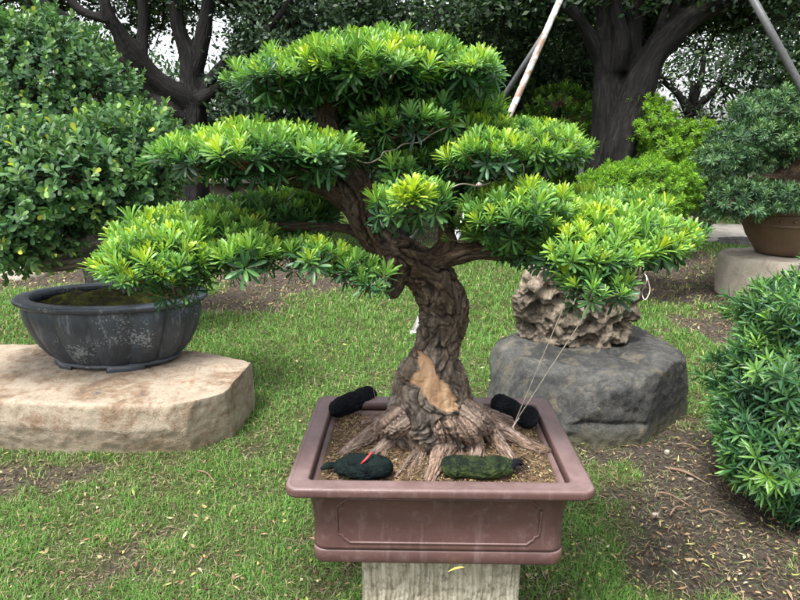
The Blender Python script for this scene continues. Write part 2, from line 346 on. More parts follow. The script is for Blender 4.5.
# ------------------------------------------------------------------ ground
def g2(px, py): p = Z(px, py, 0); return p[0], p[1]
BARE = []   # x, y, rx, ry, strength
for px, py, rx, ry, s in ((715, 470, .42, .55, 1.0), (660, 500, .25, .3, .6), (770, 560, .4, .3, 1.), (600, 455, .25, .16, .6), (690, 290, .75, .75, 1.0), (655, 255, .7, 1.3, .9), (740, 330, .5, .6, .8), (640, 420, .3, .2, .7),
                          (306, 270, .85, 1.1, 1.6), (245, 302, .5, .5, .8), (25, 266, 2.0, 1.0, 1.5), (640, 262, .8, 1.5, .9), (255, 455, .25, .17, .5), (40, 475, .45, .2, .55), (470, 238, 1.4, 1.6, .7), (120, 560, .3, .2, .35), (560, 262, .8, .8, .3)):
    x, y = g2(px, py); BARE.append((x, y, rx, ry, s))
def bare(x, y):
    n = fbm(np.stack([x*1.3, y*1.3, 0*x], -1), 4)*.9+fbm(np.stack([x*6, y*6, 0*x+5], -1), 3)*.5
    s = np.full(len(x), -.02)
    for cx, cy, rx, ry, st in BARE: s = np.maximum(s, st*np.exp(-(((x-cx)/rx)**2+((y-cy)/ry)**2)*.9))
    return sstep(.20, .62, s*1.1+n*.62)
def gh(x, y):
    x = np.asarray(x, float); y = np.asarray(y, float)
    n = perlin(np.stack([x*1.1, y*1.1, 0*x+2.2], -1))*.022+perlin(np.stack([x*4, y*4, 0*x+8], -1))*.007
    h = n+.16*np.exp(-(((x-3.1)/1.5)**2+((y-8.2)/1.8)**2))+.12*np.exp(-(((x+1.1)/.8)**2+((y-7.6)/.9)**2))+.22*sstep(8.5, 14, y)
    return h*sstep(.1, 1.2, y+.5)*np.exp(-np.maximum(0, y-60)/40)
def axis(lo, hi, fine, n_out, far):
    a = np.arange(lo, hi, fine); t = np.linspace(0, 1, n_out+1)[1:]
    return np.concatenate([(lo-(far)*t**3)[::-1], a, hi+far*t**3])
gx = axis(-4.2, 4.2, .035, 30, 700); gy = axis(1.0, 9.5, .035, 40, 900); gy = np.concatenate([[-60, -20, -6, -2, 0, .5], gy[gy > .9]])
X, Y_ = np.meshgrid(gx, gy, indexing='ij'); x = X.ravel(); y = Y_.ravel(); bm_ = bare(x, y)
z = gh(x, y)-.006*bm_+.004*perlin(np.stack([x*18, y*18, 0*x], -1))*(y < 12)
i, j = np.meshgrid(np.arange(len(gx)-1), np.arange(len(gy)-1), indexing='ij'); n_ = len(gy)
Qg = np.stack([i*n_+j, (i+1)*n_+j, (i+1)*n_+j+1, i*n_+j+1], -1).reshape(-1, 4)
m, nt, b = mat('lawn_soil', .95, .12); v = coords(nt); a = nd(nt, 'Attribute', attribute_name='bare')
n1 = noise(nt, v, 55, 6, .75); n2 = noise(nt, v, 9, 5, .65); n3 = noise(nt, v, 1.2, 4, .6)
cs = ramp(nt, n1, [(.3, (.018, .015, .013)), (.5, (.062, .051, .042)), (.70, (.16, .135, .108))])
cg = ramp(nt, n1, [(.3, (.022, .026, .012)), (.5, (.058, .072, .026)), (.7, (.15, .135, .07))])
cg = mixc(nt, ramp(nt, n3, [(.4, (0, 0, 0)), (.7, (.6, .6, .6))]), cg, (.10, .12, .035))
fac = math_(nt, 'ADD', a.outputs['Fac'], math_(nt, 'MULTIPLY', math_(nt, 'SUBTRACT', n2, .5), .5), True)
nt.links.new(mixc(nt, fac, cg, cs), b.inputs['Base Color']); bump(nt, b, n1, 1, .02); M['ground'] = m
tag(link('ground', mesh_np('ground', np.stack([x, y, z], -1), [Qg], {'bare': bm_}), M['ground']), kind='structure')

# grass blades: short lawn, thinner where the soil is bare
def frand(n): return rng.random(n)
def grass(n, y0, y1, pw):
    u = frand(n); e = 1-pw; Yv = (y0**e+u*(y1**e-y0**e))**(1/e)
    Xv = (frand(n)*2-1)*(.72*Yv+.5); bz = bare(Xv, Yv)
    tuft = fbm(np.stack([Xv*5, Yv*5, 0*Xv+3], -1), 3)
    keep = frand(n) > np.clip(bz*.95+.30-tuft*1.15-.25*sstep(2.5, 4.5, Yv), .04, .975)
    return Xv[keep], Yv[keep], bz[keep], tuft[keep]
gxv, gyv, gb, gt = grass(400000, 1.45, 13, 1.35)
n = len(gxv); hgt = (.014+.026*frand(n)**1.5)*(1+.45*gt)*(1-.35*gb)*np.clip(gyv/3.2, 1, 1.7); wd = .0011*np.clip(gyv/2.0, 1, 4.5)*(.7+.6*frand(n))
az = frand(n)*2*np.pi; lean = .25+.9*frand(n); d = np.stack([np.cos(az), np.sin(az), 0*az], -1); sdv = np.stack([-np.sin(az), np.cos(az), 0*az], -1)
p0 = np.stack([gxv, gyv, gh(gxv, gyv)-.004], -1)
p1 = p0+d*(hgt*lean*.45)[:, None]; p1[:, 2] += hgt*.65
p2 = p0+d*(hgt*lean*1.25)[:, None]; p2[:, 2] += hgt*np.clip(1.15-.45*lean, .35, 1.2)
s_ = sdv*wd[:, None]; V = np.stack([p0-s_, p0+s_, p1+s_*.8, p1-s_*.8, p2], 1).reshape(-1, 3)
k = np.arange(n)*5; tint = np.clip(frand(n)*.66+.15*gt+.14+.25*(gyv > 5)*gb+(frand(n) < (.06+.3*gb))*.5, 0, 1)
tag(link('grass', mesh_np('grass', V, [np.stack([k, k+1, k+2, k+3], -1), np.stack([k+3, k+2, k+4], -1)], {'tint': np.repeat(tint, 5)}), M['grass']), 'short patchy green lawn grass with bare patches', 'grass', kind='stuff')

# thatch: dead and creeping stems lying between the blades
n = 115000; ty = (1.45**-.5+frand(n)*(9.0**-.5-1.45**-.5))**(1/-.5); tx = (frand(n)*2-1)*(.72*ty+.5); kp = frand(n) > .75*bare(tx, ty); tx, ty = tx[kp], ty[kp]; n = len(tx)
az = frand(n)*2*np.pi; L_ = (.012+.035*frand(n))*np.clip(ty/2.6, 1, 1.6); wd = (.0006+.0008*frand(n))*np.clip(ty/2, 1, 3); d = np.stack([np.cos(az), np.sin(az), .28*rng.normal(size=n)], -1); sdv = np.stack([-np.sin(az), np.cos(az), .3*rng.normal(size=n)], -1)
p0 = np.stack([tx, ty, gh(tx, ty)+.001+.007*frand(n)], -1); p1 = p0+d*L_[:, None]*.5+sdv*(L_*.12*rng.normal(size=n))[:, None]; p2 = p0+d*L_[:, None]; s_ = sdv*wd[:, None]
V = np.stack([p0-s_, p0+s_, p1+s_, p1-s_, p2], 1).reshape(-1, 3); k = np.arange(n)*5
tt = np.where(frand(n) < .5, .9+.1*frand(n), np.where(frand(n) < .55, .1*frand(n), .4*frand(n)))
M['thatch'] = leaf_mat('thatch', [(0, (.035, .028, .018)), (.15, (.06, .05, .03)), (.4, (.06, .11, .03)), (.88, (.13, .13, .065)), (1, (.25, .21, .14))], .8, .1, .1)
tag(link('dry_thatch', mesh_np('dry_thatch', V, [np.stack([k, k+1, k+2, k+3], -1), np.stack([k+3, k+2, k+4], -1)], {'tint': np.repeat(tt, 5)}), M['thatch']), 'matted dry stems and creeping runners between the grass blades', 'thatch', kind='stuff')

# ------------------------------------------------------------------ leaf templates
def blade_leaf(L, Wd, fold=.25, curve=.25, shape='lance', n=3):
    """leaf along +X from the origin, face up +Z. returns V, Q (two halves folded along the midrib)"""
    prof = {'lance': [.28, .95, 1.0, .55, .08], 'blunt': [.3, .72, 1.0, .96, .42], 'obov': [.18, .55, .98, .95, .35], 'oval': [.15, .8, 1.0, .75, .06]}[shape]
    ts = [0, .3, .6, .86, 1.0]; V = []
    for t, w_ in zip(ts, prof):
        x_ = L*t; z_ = -curve*L*t*t; hw = Wd/2*w_
        V += [[x_, -hw, z_+hw*fold], [x_, 0, z_], [x_, hw, z_+hw*fold]]
    Q = []
    for k in range(4):
        a = 3*k; Q += [[a, a+3, a+4, a+1], [a+1, a+4, a+5, a+2]]
    return np.array(V), np.array(Q)
def flat_leaf(L, Wd, curve=.2, fold=.3):
    V = np.array([[0, 0, 0], [L*.45, -Wd/2, Wd*fold/2], [L, 0, -curve*L], [L*.5, Wd/2, Wd*fold/2]]); return V, np.array([[0, 1, 2, 3]])
def rotm(az, el, roll=0):
    """leaf frame: x axis pointing (az, el above the horizontal)"""
    ca, sa, ce, se = math.cos(az), math.sin(az), math.cos(el), math.sin(el)
    X_ = np.array([ca*ce, sa*ce, se]); Yv = np.array([-sa, ca, 0]); Zv = np.cross(X_, Yv)
    cr_, sr = math.cos(roll), math.sin(roll); Y2 = Yv*cr_+Zv*sr; Z2 = np.cross(X_, Y2); return np.stack([X_, Y2, Z2], 1)
class Tpl:
    def __init__(s): s.V = []; s.Q = []; s.T = []; s.n = 0
    def leaf(s, VQ, rot, pos, tint):
        V, Q = VQ; V = V@rot.T+np.asarray(pos); s.V.append(V); s.Q.append(Q+s.n); s.T.append(np.full(len(V), tint)); s.n += len(V)
    def done(s): return np.concatenate(s.V), np.concatenate(s.Q), np.concatenate(s.T)
def rosette(nl, L, Wd, shape='lance', simple_=False, stem=.02, spread=(82, -12), seed=0, tin=.95, tout=.25):
    r = random.Random(seed); t = Tpl()
    for k in range(nl):
        f = k/(nl-1); el = spread[0]+(spread[1]-spread[0])*f**.85+r.uniform(-9, 9); az = k*2.39996+r.uniform(-.3, .3)
        l = L*(.62+.42*math.sin(math.pi*min(1, f*.9+.15)))*r.uniform(.85, 1.12)
        VQ = flat_leaf(l, Wd) if simple_ else blade_leaf(l, Wd*r.uniform(.85, 1.1), .35, r.uniform(.05, .3), shape)
        t.leaf(VQ, rotm(az, R(el), r.uniform(-.4, .4)), (0.004*math.cos(az), .004*math.sin(az), stem*(1-f)), tin+(tout-tin)*f+r.uniform(-.07, .07))
    return t.done()
def sprig(nl, L, Wd, slen, shape='obov', simple_=False, seed=0):
    r = random.Random(seed); t = Tpl()
    for k in range(nl):
        f = k/(nl-1); az = k*2.39996+r.uniform(-.4, .4); el = 15+55*f+r.uniform(-15, 12); l = L*r.uniform(.75, 1.1)*(1-.25*f)
        VQ = flat_leaf(l, Wd*r.uniform(.85, 1.1), .1, .15) if simple_ else blade_leaf(l, Wd*r.uniform(.85, 1.1), .12, r.uniform(-.05, .25), shape)
        t.leaf(VQ, rotm(az, R(el), r.uniform(-.5, .5)), (0, 0, slen*f), .38+.32*f+r.uniform(-.18, .18)+(.5 if r.random() < .02 else 0))
    return t.done()
def scatter(tpls, Pn, Nn, S, dt, name, matl, parent, twigs=None):
    """one mesh out of copies of leaf templates, all leaves of ONE part of one plant"""
    Vs, Qs, Ts = [], [], []; n0 = 0; N_ = len(Pn); which = rng.integers(0, len(tpls), N_)
    Nn = Nn/(np.linalg.norm(Nn, axis=1)[:, None]+1e-9); rv = rng.normal(size=(N_, 3)); U = np.cross(Nn, rv); U /= np.linalg.norm(U, axis=1)[:, None]+1e-9; W_ = np.cross(Nn, U)
    Mx = np.stack([U, W_, Nn], 2)
    for k, (V, Q, T) in enumerate(tpls):
        q = np.where(which == k)[0]
        if not len(q): continue
        VV = np.einsum('nij,vj->nvi', Mx[q]*S[q, None, None], V)+Pn[q][:, None]
        Vs.append(VV.reshape(-1, 3)); Qs.append((Q[None]+(np.arange(len(q))*len(V))[:, None, None]+n0).reshape(-1, Q.shape[1]))
        Ts.append(np.clip(T[None]+dt[q][:, None], 0, 1).ravel()); n0 += len(q)*len(V)
    return link(name, mesh_np(name, np.concatenate(Vs), Qs, {'tint': np.concatenate(Ts)}), matl, parent)
# lobes of a foliage pad: (px, py, Y, rx_px, rz_px, ry_m)
def lobe(px, py, Y, rx, rz, ry): s = mpp(px, py, Y); return (P(px, py, Y), np.array([rx*s, ry, rz*s]))
def surf(lobes, spacing, zmin=-.3, jit=.07, inner=.86, lump=.10, seed=0, upw=.7, fs=5.0):
    """points and directions on the union of ellipsoids, with an uneven outline"""
    r = np.random.default_rng(seed); pts, nrm = [], []
    for li, (c, rad) in enumerate(lobes):
        p = 1.6; A = 4*math.pi*(((rad[0]*rad[1])**p+(rad[0]*rad[2])**p+(rad[1]*rad[2])**p)/3)**(1/p)
        n = int(A/spacing**2*3.2)+8; d = r.normal(size=(n, 3)); d /= np.linalg.norm(d, axis=1)[:, None]
        # even out over the surface
        k = np.linalg.norm(d/rad, axis=1)*rad.min(); d = d[(r.random(n) < 1.0)]; d = d[d[:, 2] > zmin-.15*r.random(len(d))]
        f = 1+lump*fbm((c+d*rad)*fs+seed, 2)*2+jit*r.normal(size=len(d)); q = c+d*rad*f[:, None]
        nn = d/rad; nn /= np.linalg.norm(nn, axis=1)[:, None]
        ok = np.ones(len(q), bool)
        for lj, (c2, r2) in enumerate(lobes):
            if lj != li: ok &= (((q-c2)/r2)**2).sum(1) > inner**2
        pts.append(q[ok]); nrm.append(nn[ok])
    pts = np.concatenate(pts); nrm = np.concatenate(nrm); o = r.permutation(len(pts)); pts, nrm = pts[o], nrm[o]
    # thin to the spacing with a grid hash
    grid = {}; keep = []
    cell = spacing
    for i, q in enumerate(pts):
        k = tuple(np.floor(q/cell).astype(int)); bad = False
        for a in (-1, 0, 1):
            for b_ in (-1, 0, 1):
                for c_ in (-1, 0, 1):
                    for w_ in grid.get((k[0]+a, k[1]+b_, k[2]+c_), ()):
                        if ((pts[w_]-q)**2).sum() < spacing**2*.72: bad = True; break
                    if bad: break
                if bad: break
            if bad: break
        if not bad: grid.setdefault(k, []).append(i); keep.append(i)
    pts, nrm = pts[keep], nrm[keep]; nrm = nrm*(1-upw*.55)+np.array([0, 0, upw])+.22*r.normal(size=nrm.shape)
    return pts, nrm

# ------------------------------------------------------------------ woody skeletons -> one continuous surface, split into parts
def woody(chains, vox, root, disp, mats, bc_r=.08, smooth=2, carve=None, patch=None):
    """chains: list of (part_name, pts, radii, group). returns created objects"""
    mb = MB(); SP, SS, ST, SI, SU, SR = [], [], [], [], [], []
    off = 0.0
    for ci, (nm, pts, rad, kind) in enumerate(chains):
        p_, r_ = cr(np.asarray(pts, float), np.asarray(rad, float), 6); mb.tube(p_, r_, 20)
        # round the end
        t_ = np.gradient(p_, axis=0); t_ /= np.linalg.norm(t_, axis=1)[:, None]
        s = np.concatenate([[0], np.cumsum(np.linalg.norm(np.diff(p_, axis=0), axis=1))])+off
        ref = np.array([0, 0, 1.]) if abs(t_[0, 2]) < .9 else np.array([1., 0, 0]); u = np.cross(t_[0], ref); U = []
        for k in range(len(p_)):
            u = u-t_[k]*(u@t_[k]); u = u/np.linalg.norm(u); U.append(u)
        SP.append(p_); SS.append(s); ST.append(t_); SU.append(np.array(U)); SR.append(r_); SI.append(np.full(len(p_), ci)); off += 1.7
    me = remesh(mb, vox, smooth); V, N = arrays(me); Q, T = quads_of(me)
    SP, SS, ST, SU, SR, SI = map(np.concatenate, (SP, SS, ST, SU, SR, SI))
    best = np.full(len(V), 1e9); bi = np.zeros(len(V), int)
    for k0 in range(0, len(V), 20000):
        d = np.linalg.norm(V[k0:k0+20000, None]-SP[None], axis=2)-SR[None]; bi[k0:k0+20000] = d.argmin(1); best[k0:k0+20000] = d.min(1)
    dv = V-SP[bi]; ss = SS[bi]+(dv*ST[bi]).sum(1); u = SU[bi]; w_ = np.cross(ST[bi], u); a = (dv*u).sum(1); b_ = (dv*w_).sum(1); rr = np.sqrt(a*a+b_*b_)+1e-6
    bc = np.stack([a/rr*bc_r, b_/rr*bc_r, ss], -1)
    dd, cav = disp(V, bc, SI[bi], SR[bi], [c[3] for c in chains]); V2 = V+N*dd[:, None]
    allf = [Q]+([T] if len(T) else [])
    pm = patch(V, N) if patch is not None else None
    if pm is not None: V2 = V2-N*(sstep(.35, .6, pm)*.004)[:, None]+N*(dd*-.75*sstep(.4, .6, pm)+.0055*np.exp(-((pm-.28)/.16)**2)*(pm > .01))[:, None]
    full = mesh_np('full', V2, allf); _, N2 = arrays(full)
    FL = [SI[bi[f[:, 0]]] for f in allf]; F0 = allf[0]          # stray scraps of a part go back to the trunk
    for ci in range(1, len(chains)):
        for f_, l_ in zip(allf, FL):
            k_ = np.where(l_ == ci)[0]
            if len(k_) == 0: continue
            lab_ = np.arange(len(V)); fk = f_[k_]
            for _ in range(400):
                mn = lab_[fk].min(1); new = lab_.copy(); np.minimum.at(new, fk.ravel(), np.repeat(mn, fk.shape[1])); new = new[new]
                if (new == lab_).all(): break
                lab_ = new
            ids, cnt = np.unique(lab_[fk[:, 0]], return_counts=True); l_[k_[lab_[fk[:, 0]] != ids[cnt.argmax()]]] = 0
    objs = {}
    for ci, (nm, pts, rad, kind) in enumerate(chains):
        for bw in ((0, 1) if (pm is not None and ci == 0) else (0,)):
            fs = []
            for f, lab in zip(allf, FL):
                sel = lab == ci
                if pm is not None and ci == 0:
                    c_ = pm[f].mean(1) > .5; sel &= (c_ if bw else ~c_)
                fs.append(f[sel])
            if sum(len(f) for f in fs) == 0: continue
            used = np.unique(np.concatenate([f.ravel() for f in fs])); rm = np.full(len(V), -1); rm[used] = np.arange(len(used))
            name = 'bare_wood' if bw else nm
            me_ = mesh_np(name, V2[used], [rm[f] for f in fs if len(f)], {'bc': bc[used], 'cav': cav[used], 'wd': (pm[used] if pm is not None and ci == 0 else np.zeros(len(used)))})
            try: me_.normals_split_custom_set_from_vertices(N2[used].tolist())
            except Exception: pass
            objs.setdefault(name, []).append(link(name, me_, M['wood'] if bw else M[mats[kind]], root))
    bpy.data.meshes.remove(full); return objs
def disp_hero(V, bc, ci, sr, kinds):
    kd = np.array([0 if kinds[c] in ('trunk', 'upper') else (1 if kinds[c] == 'limb' else 2) for c in range(len(kinds))])[ci]
    amp = np.where(kd == 0, 1.0, np.where(kd == 1, .6, .85))*np.clip(sr/.05, .25, 1.15)
    wrp = bc+.020*np.stack([perlin(bc*13), perlin(bc*13+31), perlin(bc*13+57)], -1)*2
    q = wrp*np.array([1, 1, .42])
    a1 = np.abs(perlin(q*24)); a2 = np.abs(perlin(q*52+3)); n3 = fbm(V*150, 3); big = perlin(V*11)
    f1 = sstep(0, .16, a1); f2 = sstep(0, .2, a2)       # flat flakes with narrow fissures between them
    d = amp*(.010*big+.013*(f1-.7)+.0065*(f2-.7)+.004*n3+.004*perlin(q*24+7))
    cav = np.clip(1-np.minimum(f1*1.15, .35+.65*f2), 0, 1); return d, cav
def disp_bg(V, bc, ci, sr, kinds):
    q = bc*np.array([1, 1, .3]); r1 = ridged(q*6, 3); d = np.clip(sr, .01, .3)*(.16*(r1-.5)+.22*perlin(V*2.2)); return d, sstep(.1, -.4, r1-.45)

# ================================================================== THE BONSAI IN THE RECTANGULAR POT
YC = 1.644; RIM = .678; SOIL = .652
def chain(nm, kind, rows, nsoil=None):
    pts = []; rad = []
    for row in rows:
        if row[2] == 's': p = Z(row[0], row[1], SOIL+row[4]); r = row[3]*mpp(row[0], row[1], p[1])
        else: p = P(row[0], row[1], row[2]); r = row[3]*mpp(*row[:3])
        pts.append(p); rad.append(r)
    return (nm, pts, rad, kind)
bz = P(440, 448, YC)
bonsai = thing('bonsai_tree', (bz[0], YC, SOIL), 'gnarled podocarpus bonsai with lime green foliage pads growing in the rectangular reddish pot', 'bonsai')
chains = [
 chain('trunk', 'trunk', [(442, 446, 1.74, 26), (439, 436, 1.72, 34), (434, 424, 1.695, 42), (431, 404, 1.665, 42), (431, 380, 1.64, 34), (436, 353, 1.64, 24), (444, 325, 1.64, 21), (445, 303, 1.64, 21.5), (434, 283, 1.64, 23), (418, 267, 1.64, 21), (400, 256, 1.63, 17.5), (384, 246, 1.62, 15.5), (372, 233, 1.61, 15), (363, 216, 1.60, 16), (357, 200, 1.60, 17.5), (351, 184, 1.61, 17), (343, 162, 1.65, 12), (328, 128, 1.67, 10), (330, 105, 1.68, 9), (352, 85, 1.69, 7)]),
 chain('branch', 'limb', [(432, 282, 1.64, 14), (425, 268, 1.63, 14), (441, 258, 1.62, 12), (458, 254, 1.6, 10.5), (478, 250, 1.58, 9), (505, 253, 1.56, 8), (540, 254, 1.55, 7), (585, 250, 1.54, 5.5), (640, 243, 1.53, 4)]),
 chain('branch', 'limb', [(428, 268, 1.64, 11), (440, 254, 1.62, 11), (448, 243, 1.61, 10), (446, 229, 1.62, 7.5), (452, 205, 1.68, 6), (478, 175, 1.66, 5), (510, 160, 1.66, 4)]),
 chain('branch', 'limb', [(358, 205, 1.64, 10), (345, 203, 1.6, 8.5), (330, 192, 1.57, 7.5), (312, 185, 1.54, 6.5), (290, 181, 1.52, 6), (250, 172, 1.5, 4.5), (205, 163, 1.5, 3.5)]),
 chain('branch', 'limb', [(366, 236, 1.63, 7), (348, 229, 1.63, 5), (322, 227, 1.62, 4.2), (280, 226, 1.58, 4), (220, 235, 1.5, 3.5), (170, 255, 1.42, 3)]),
 chain('branch', 'limb', [(345, 150, 1.66, 8), (375, 140, 1.64, 6), (405, 128, 1.6, 5), (430, 118, 1.6, 4)]),
 chain('branch', 'limb', [(345, 90, 1.69, 7), (310, 84, 1.67, 6), (270, 85, 1.65, 4)]),
 chain('branch', 'limb', [(345, 90, 1.69, 7), (390, 92, 1.67, 6), (450, 88, 1.66, 4.5), (480, 80, 1.66, 3)]),
 chain('branch', 'limb', [(392, 262, 1.6, 9), (385, 272, 1.52, 6), (376, 277, 1.46, 4), (360, 272, 1.42, 3), (335, 262, 1.4, 2.5)]),
 chain('branch_stub', 'limb', [(398, 278, 1.62, 10), (394, 290, 1.56, 7), (392, 293, 1.54, 6.5)]),
]
for rows in ([(432, 400, 1.63, 22), (412, 412, 1.61, 19), (396, 422, 1.60, 15), (382, 430, 's', 11, .022), (366, 439, 's', 8, .010), (350, 449, 's', 6, -.001), (340, 456, 's', 4, -.008)],
             [(430, 420, 1.62, 18), (408, 432, 's', 10, .035), (392, 441, 's', 7.5, .014), (378, 451, 's', 6, .001), (370, 458, 's', 4, -.008)],
             [(437, 412, 1.62, 22), (444, 424, 1.57, 18), (447, 437, 's', 13, .045), (441, 452, 's', 10.5, .022), (436, 466, 's', 9, .008), (432, 477, 's', 8, -.002), (429, 484, 's', 6, -.012)],
             [(435, 430, 1.6, 12), (418, 449, 's', 4.5, .014), (407, 462, 's', 3.2, .006), (400, 471, 's', 2.2, .001), (394, 478, 's', 2, -.004)],
             [(435, 432, 1.6, 10), (422, 452, 's', 3.6, .010), (412, 468, 's', 2.6, .003), (409, 478, 's', 2, -.003)],
             [(455, 415, 1.61, 20), (466, 428, 1.57, 14), (473, 440, 's', 10, .026), (476, 453, 's', 8.5, .010), (475, 464, 's', 7, -.004), (474, 470, 's', 5, -.012)],
             [(455, 405, 1.62, 22), (474, 418, 1.59, 15), (486, 428, 's', 10.5, .038), (496, 440, 's', 8, .018), (504, 451, 's', 7, .006), (513, 462, 's', 5.5, -.006)],
             [(456, 408, 1.64, 20), (480, 420, 's', 13, .045), (498, 429, 's', 9, .022), (514, 438, 's', 7.5, .012), (530, 446, 's', 6, .005), (545, 450, 's', 4.5, .0), (552, 452, 's', 3, -.006)],
             [(458, 408, 1.67, 18), (485, 414, 's', 9, .025), (508, 421, 's', 5.5, .006), (522, 425, 's', 3, -.004)],
             [(430, 410, 1.68, 18), (400, 415, 's', 10, .025), (376, 420, 's', 6, .004), (362, 424, 's', 3, -.006)],
             [(445, 430, 1.6, 14), (457, 446, 's', 5.5, .014), (461, 458, 's', 4, .004), (463, 468, 's', 3, -.006)],
             [(436, 425, 1.63, 13), (430, 440, 's', 6, .02), (424, 453, 's', 4.5, .008), (420, 466, 's', 3, -.002), (418, 474, 's', 2, -.006)],
             [(425, 424, 1.64, 14), (404, 436, 's', 6.5, .018), (390, 447, 's', 5, .006), (383, 458, 's', 3, -.003)],
             [(452, 420, 1.62, 14), (462, 434, 's', 6.5, .022), (468, 446, 's', 5, .008), (486, 458, 's', 3.5, -.003)],
             [(460, 412, 1.65, 14), (488, 424, 's', 6, .02), (506, 434, 's', 4.5, .010), (524, 440, 's', 3.4, .003), (538, 441, 's', 2, -.004)],
             ):
    rows = [tuple([*q[:3], q[3]*(.66 if k == 0 else .78 if k == 1 else .92), *q[4:]]) for k, q in enumerate(rows)]; chains.append(chain('root', 'root', rows))
PATCH = [(419, 352), (428, 355), (434, 368), (436, 376), (446, 384), (455, 400), (456, 408), (442, 410), (432, 402), (422, 390), (408, 380), (414, 373), (422, 370), (418, 362)]
def patch(V, N):
    a = R(PITCH); d = V-np.array([0, 0, H]); dep = d[:, 1]*math.cos(a)-d[:, 2]*math.sin(a); up = d[:, 2]*math.cos(a)+d[:, 1]*math.sin(a)
    px = 400+F*d[:, 0]/dep; py = 300-F*up/dep; px = px+perlin(V*45)*2.2; py = py+perlin(V*45+9)*2.2
    inside = np.zeros(len(V), bool); dist = np.full(len(V), 1e9); n = len(PATCH)
    for k in range(n):
        x1, y1 = PATCH[k]; x2, y2 = PATCH[(k+1) % n]; c = ((y1 > py) != (y2 > py)) & (px < (x2-x1)*(py-y1)/(y2-y1+1e-9)+x1); inside ^= c
        t = np.clip(((px-x1)*(x2-x1)+(py-y1)*(y2-y1))/((x2-x1)**2+(y2-y1)**2), 0, 1); dist = np.minimum(dist, np.hypot(px-x1-t*(x2-x1), py-y1-t*(y2-y1)))
    sdist = np.where(inside, dist, -dist); return np.where(N[:, 1] < .1, np.clip(.5+sdist*.12, 0, 1), 0)
wo = woody(chains, .0032, bonsai, disp_hero, {'trunk': 'bark', 'limb': 'barkup', 'root': 'bark'}, .06, 2, patch=patch)
wo['branch_stub'][0]['label'] = 'short sawn-off stub'

TP = [rosette(26, .034, .0063, 'blunt', seed=k, stem=.020, spread=(87, 10), tin=.98, tout=.42) for k in range(6)]
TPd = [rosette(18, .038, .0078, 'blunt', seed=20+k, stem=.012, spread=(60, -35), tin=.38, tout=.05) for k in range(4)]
pads = {
 'top': [(372, 80, 1.68, 108, 26, .27), (284, 85, 1.63, 48, 18, .18), (462, 76, 1.68, 44, 20, .2), (384, 61, 1.7, 58, 24, .2), (330, 71, 1.6, 45, 22, .18), (424, 66, 1.62, 45, 24, .17)],
 'left_upper': [(264, 158, 1.5, 94, 26, .19), (203, 159, 1.45, 32, 22, .14), (322, 156, 1.47, 42, 21, .15), (257, 152, 1.58, 68, 24, .15)],
 'left_lower': [(168, 262, 1.38, 56, 34, .14), (205, 248, 1.5, 66, 32, .16), (250, 258, 1.38, 34, 22, .1), (165, 238, 1.52, 46, 24, .13), (238, 236, 1.56, 48, 24, .13), (180, 285, 1.33, 26, 18, .08), (130, 265, 1.42, 22, 24, .1)],
 'left_back': [(268, 220, 1.68, 62, 24, .12), (205, 222, 1.68, 45, 17, .1), (310, 212, 1.75, 40, 24, .1)],
 'left_front': [(310, 258, 1.4, 36, 18, .08), (350, 272, 1.4, 26, 16, .07), (374, 284, 1.38, 20, 18, .06)],
 'center_upper': [(408, 126, 1.55, 44, 22, .1), (440, 118, 1.56, 22, 20, .07), (380, 135, 1.62, 30, 22, .09), (352, 118, 1.76, 38, 22, .1), (405, 150, 1.72, 46, 24, .1), (466, 118, 1.76, 40, 18, .1)],
 'center': [(400, 172, 1.52, 22, 18, .07), (425, 165, 1.6, 42, 26, .1), (435, 185, 1.62, 40, 20, .08)],
 'right_upper': [(490, 158, 1.5, 40, 22, .11), (462, 168, 1.52, 28, 20, .09), (520, 150, 1.72, 62, 26, .14), (560, 155, 1.75, 28, 18, .1), (480, 135, 1.72, 45, 18, .1)],
 'center_front': [(413, 202, 1.36, 22, 17, .07), (386, 214, 1.4, 22, 20, .07), (432, 205, 1.42, 20, 17, .07), (408, 209, 1.45, 34, 17, .08)],
 'right_lower': [(572, 237, 1.58, 104, 34, .22), (640, 240, 1.5, 42, 24, .18), (520, 215, 1.5, 55, 30, .15), (590, 252, 1.4, 60, 30, .14), (592, 288, 1.33, 38, 26, .1), (606, 214, 1.68, 60, 20, .14), (506, 226, 1.42, 34, 13, .08)],
}
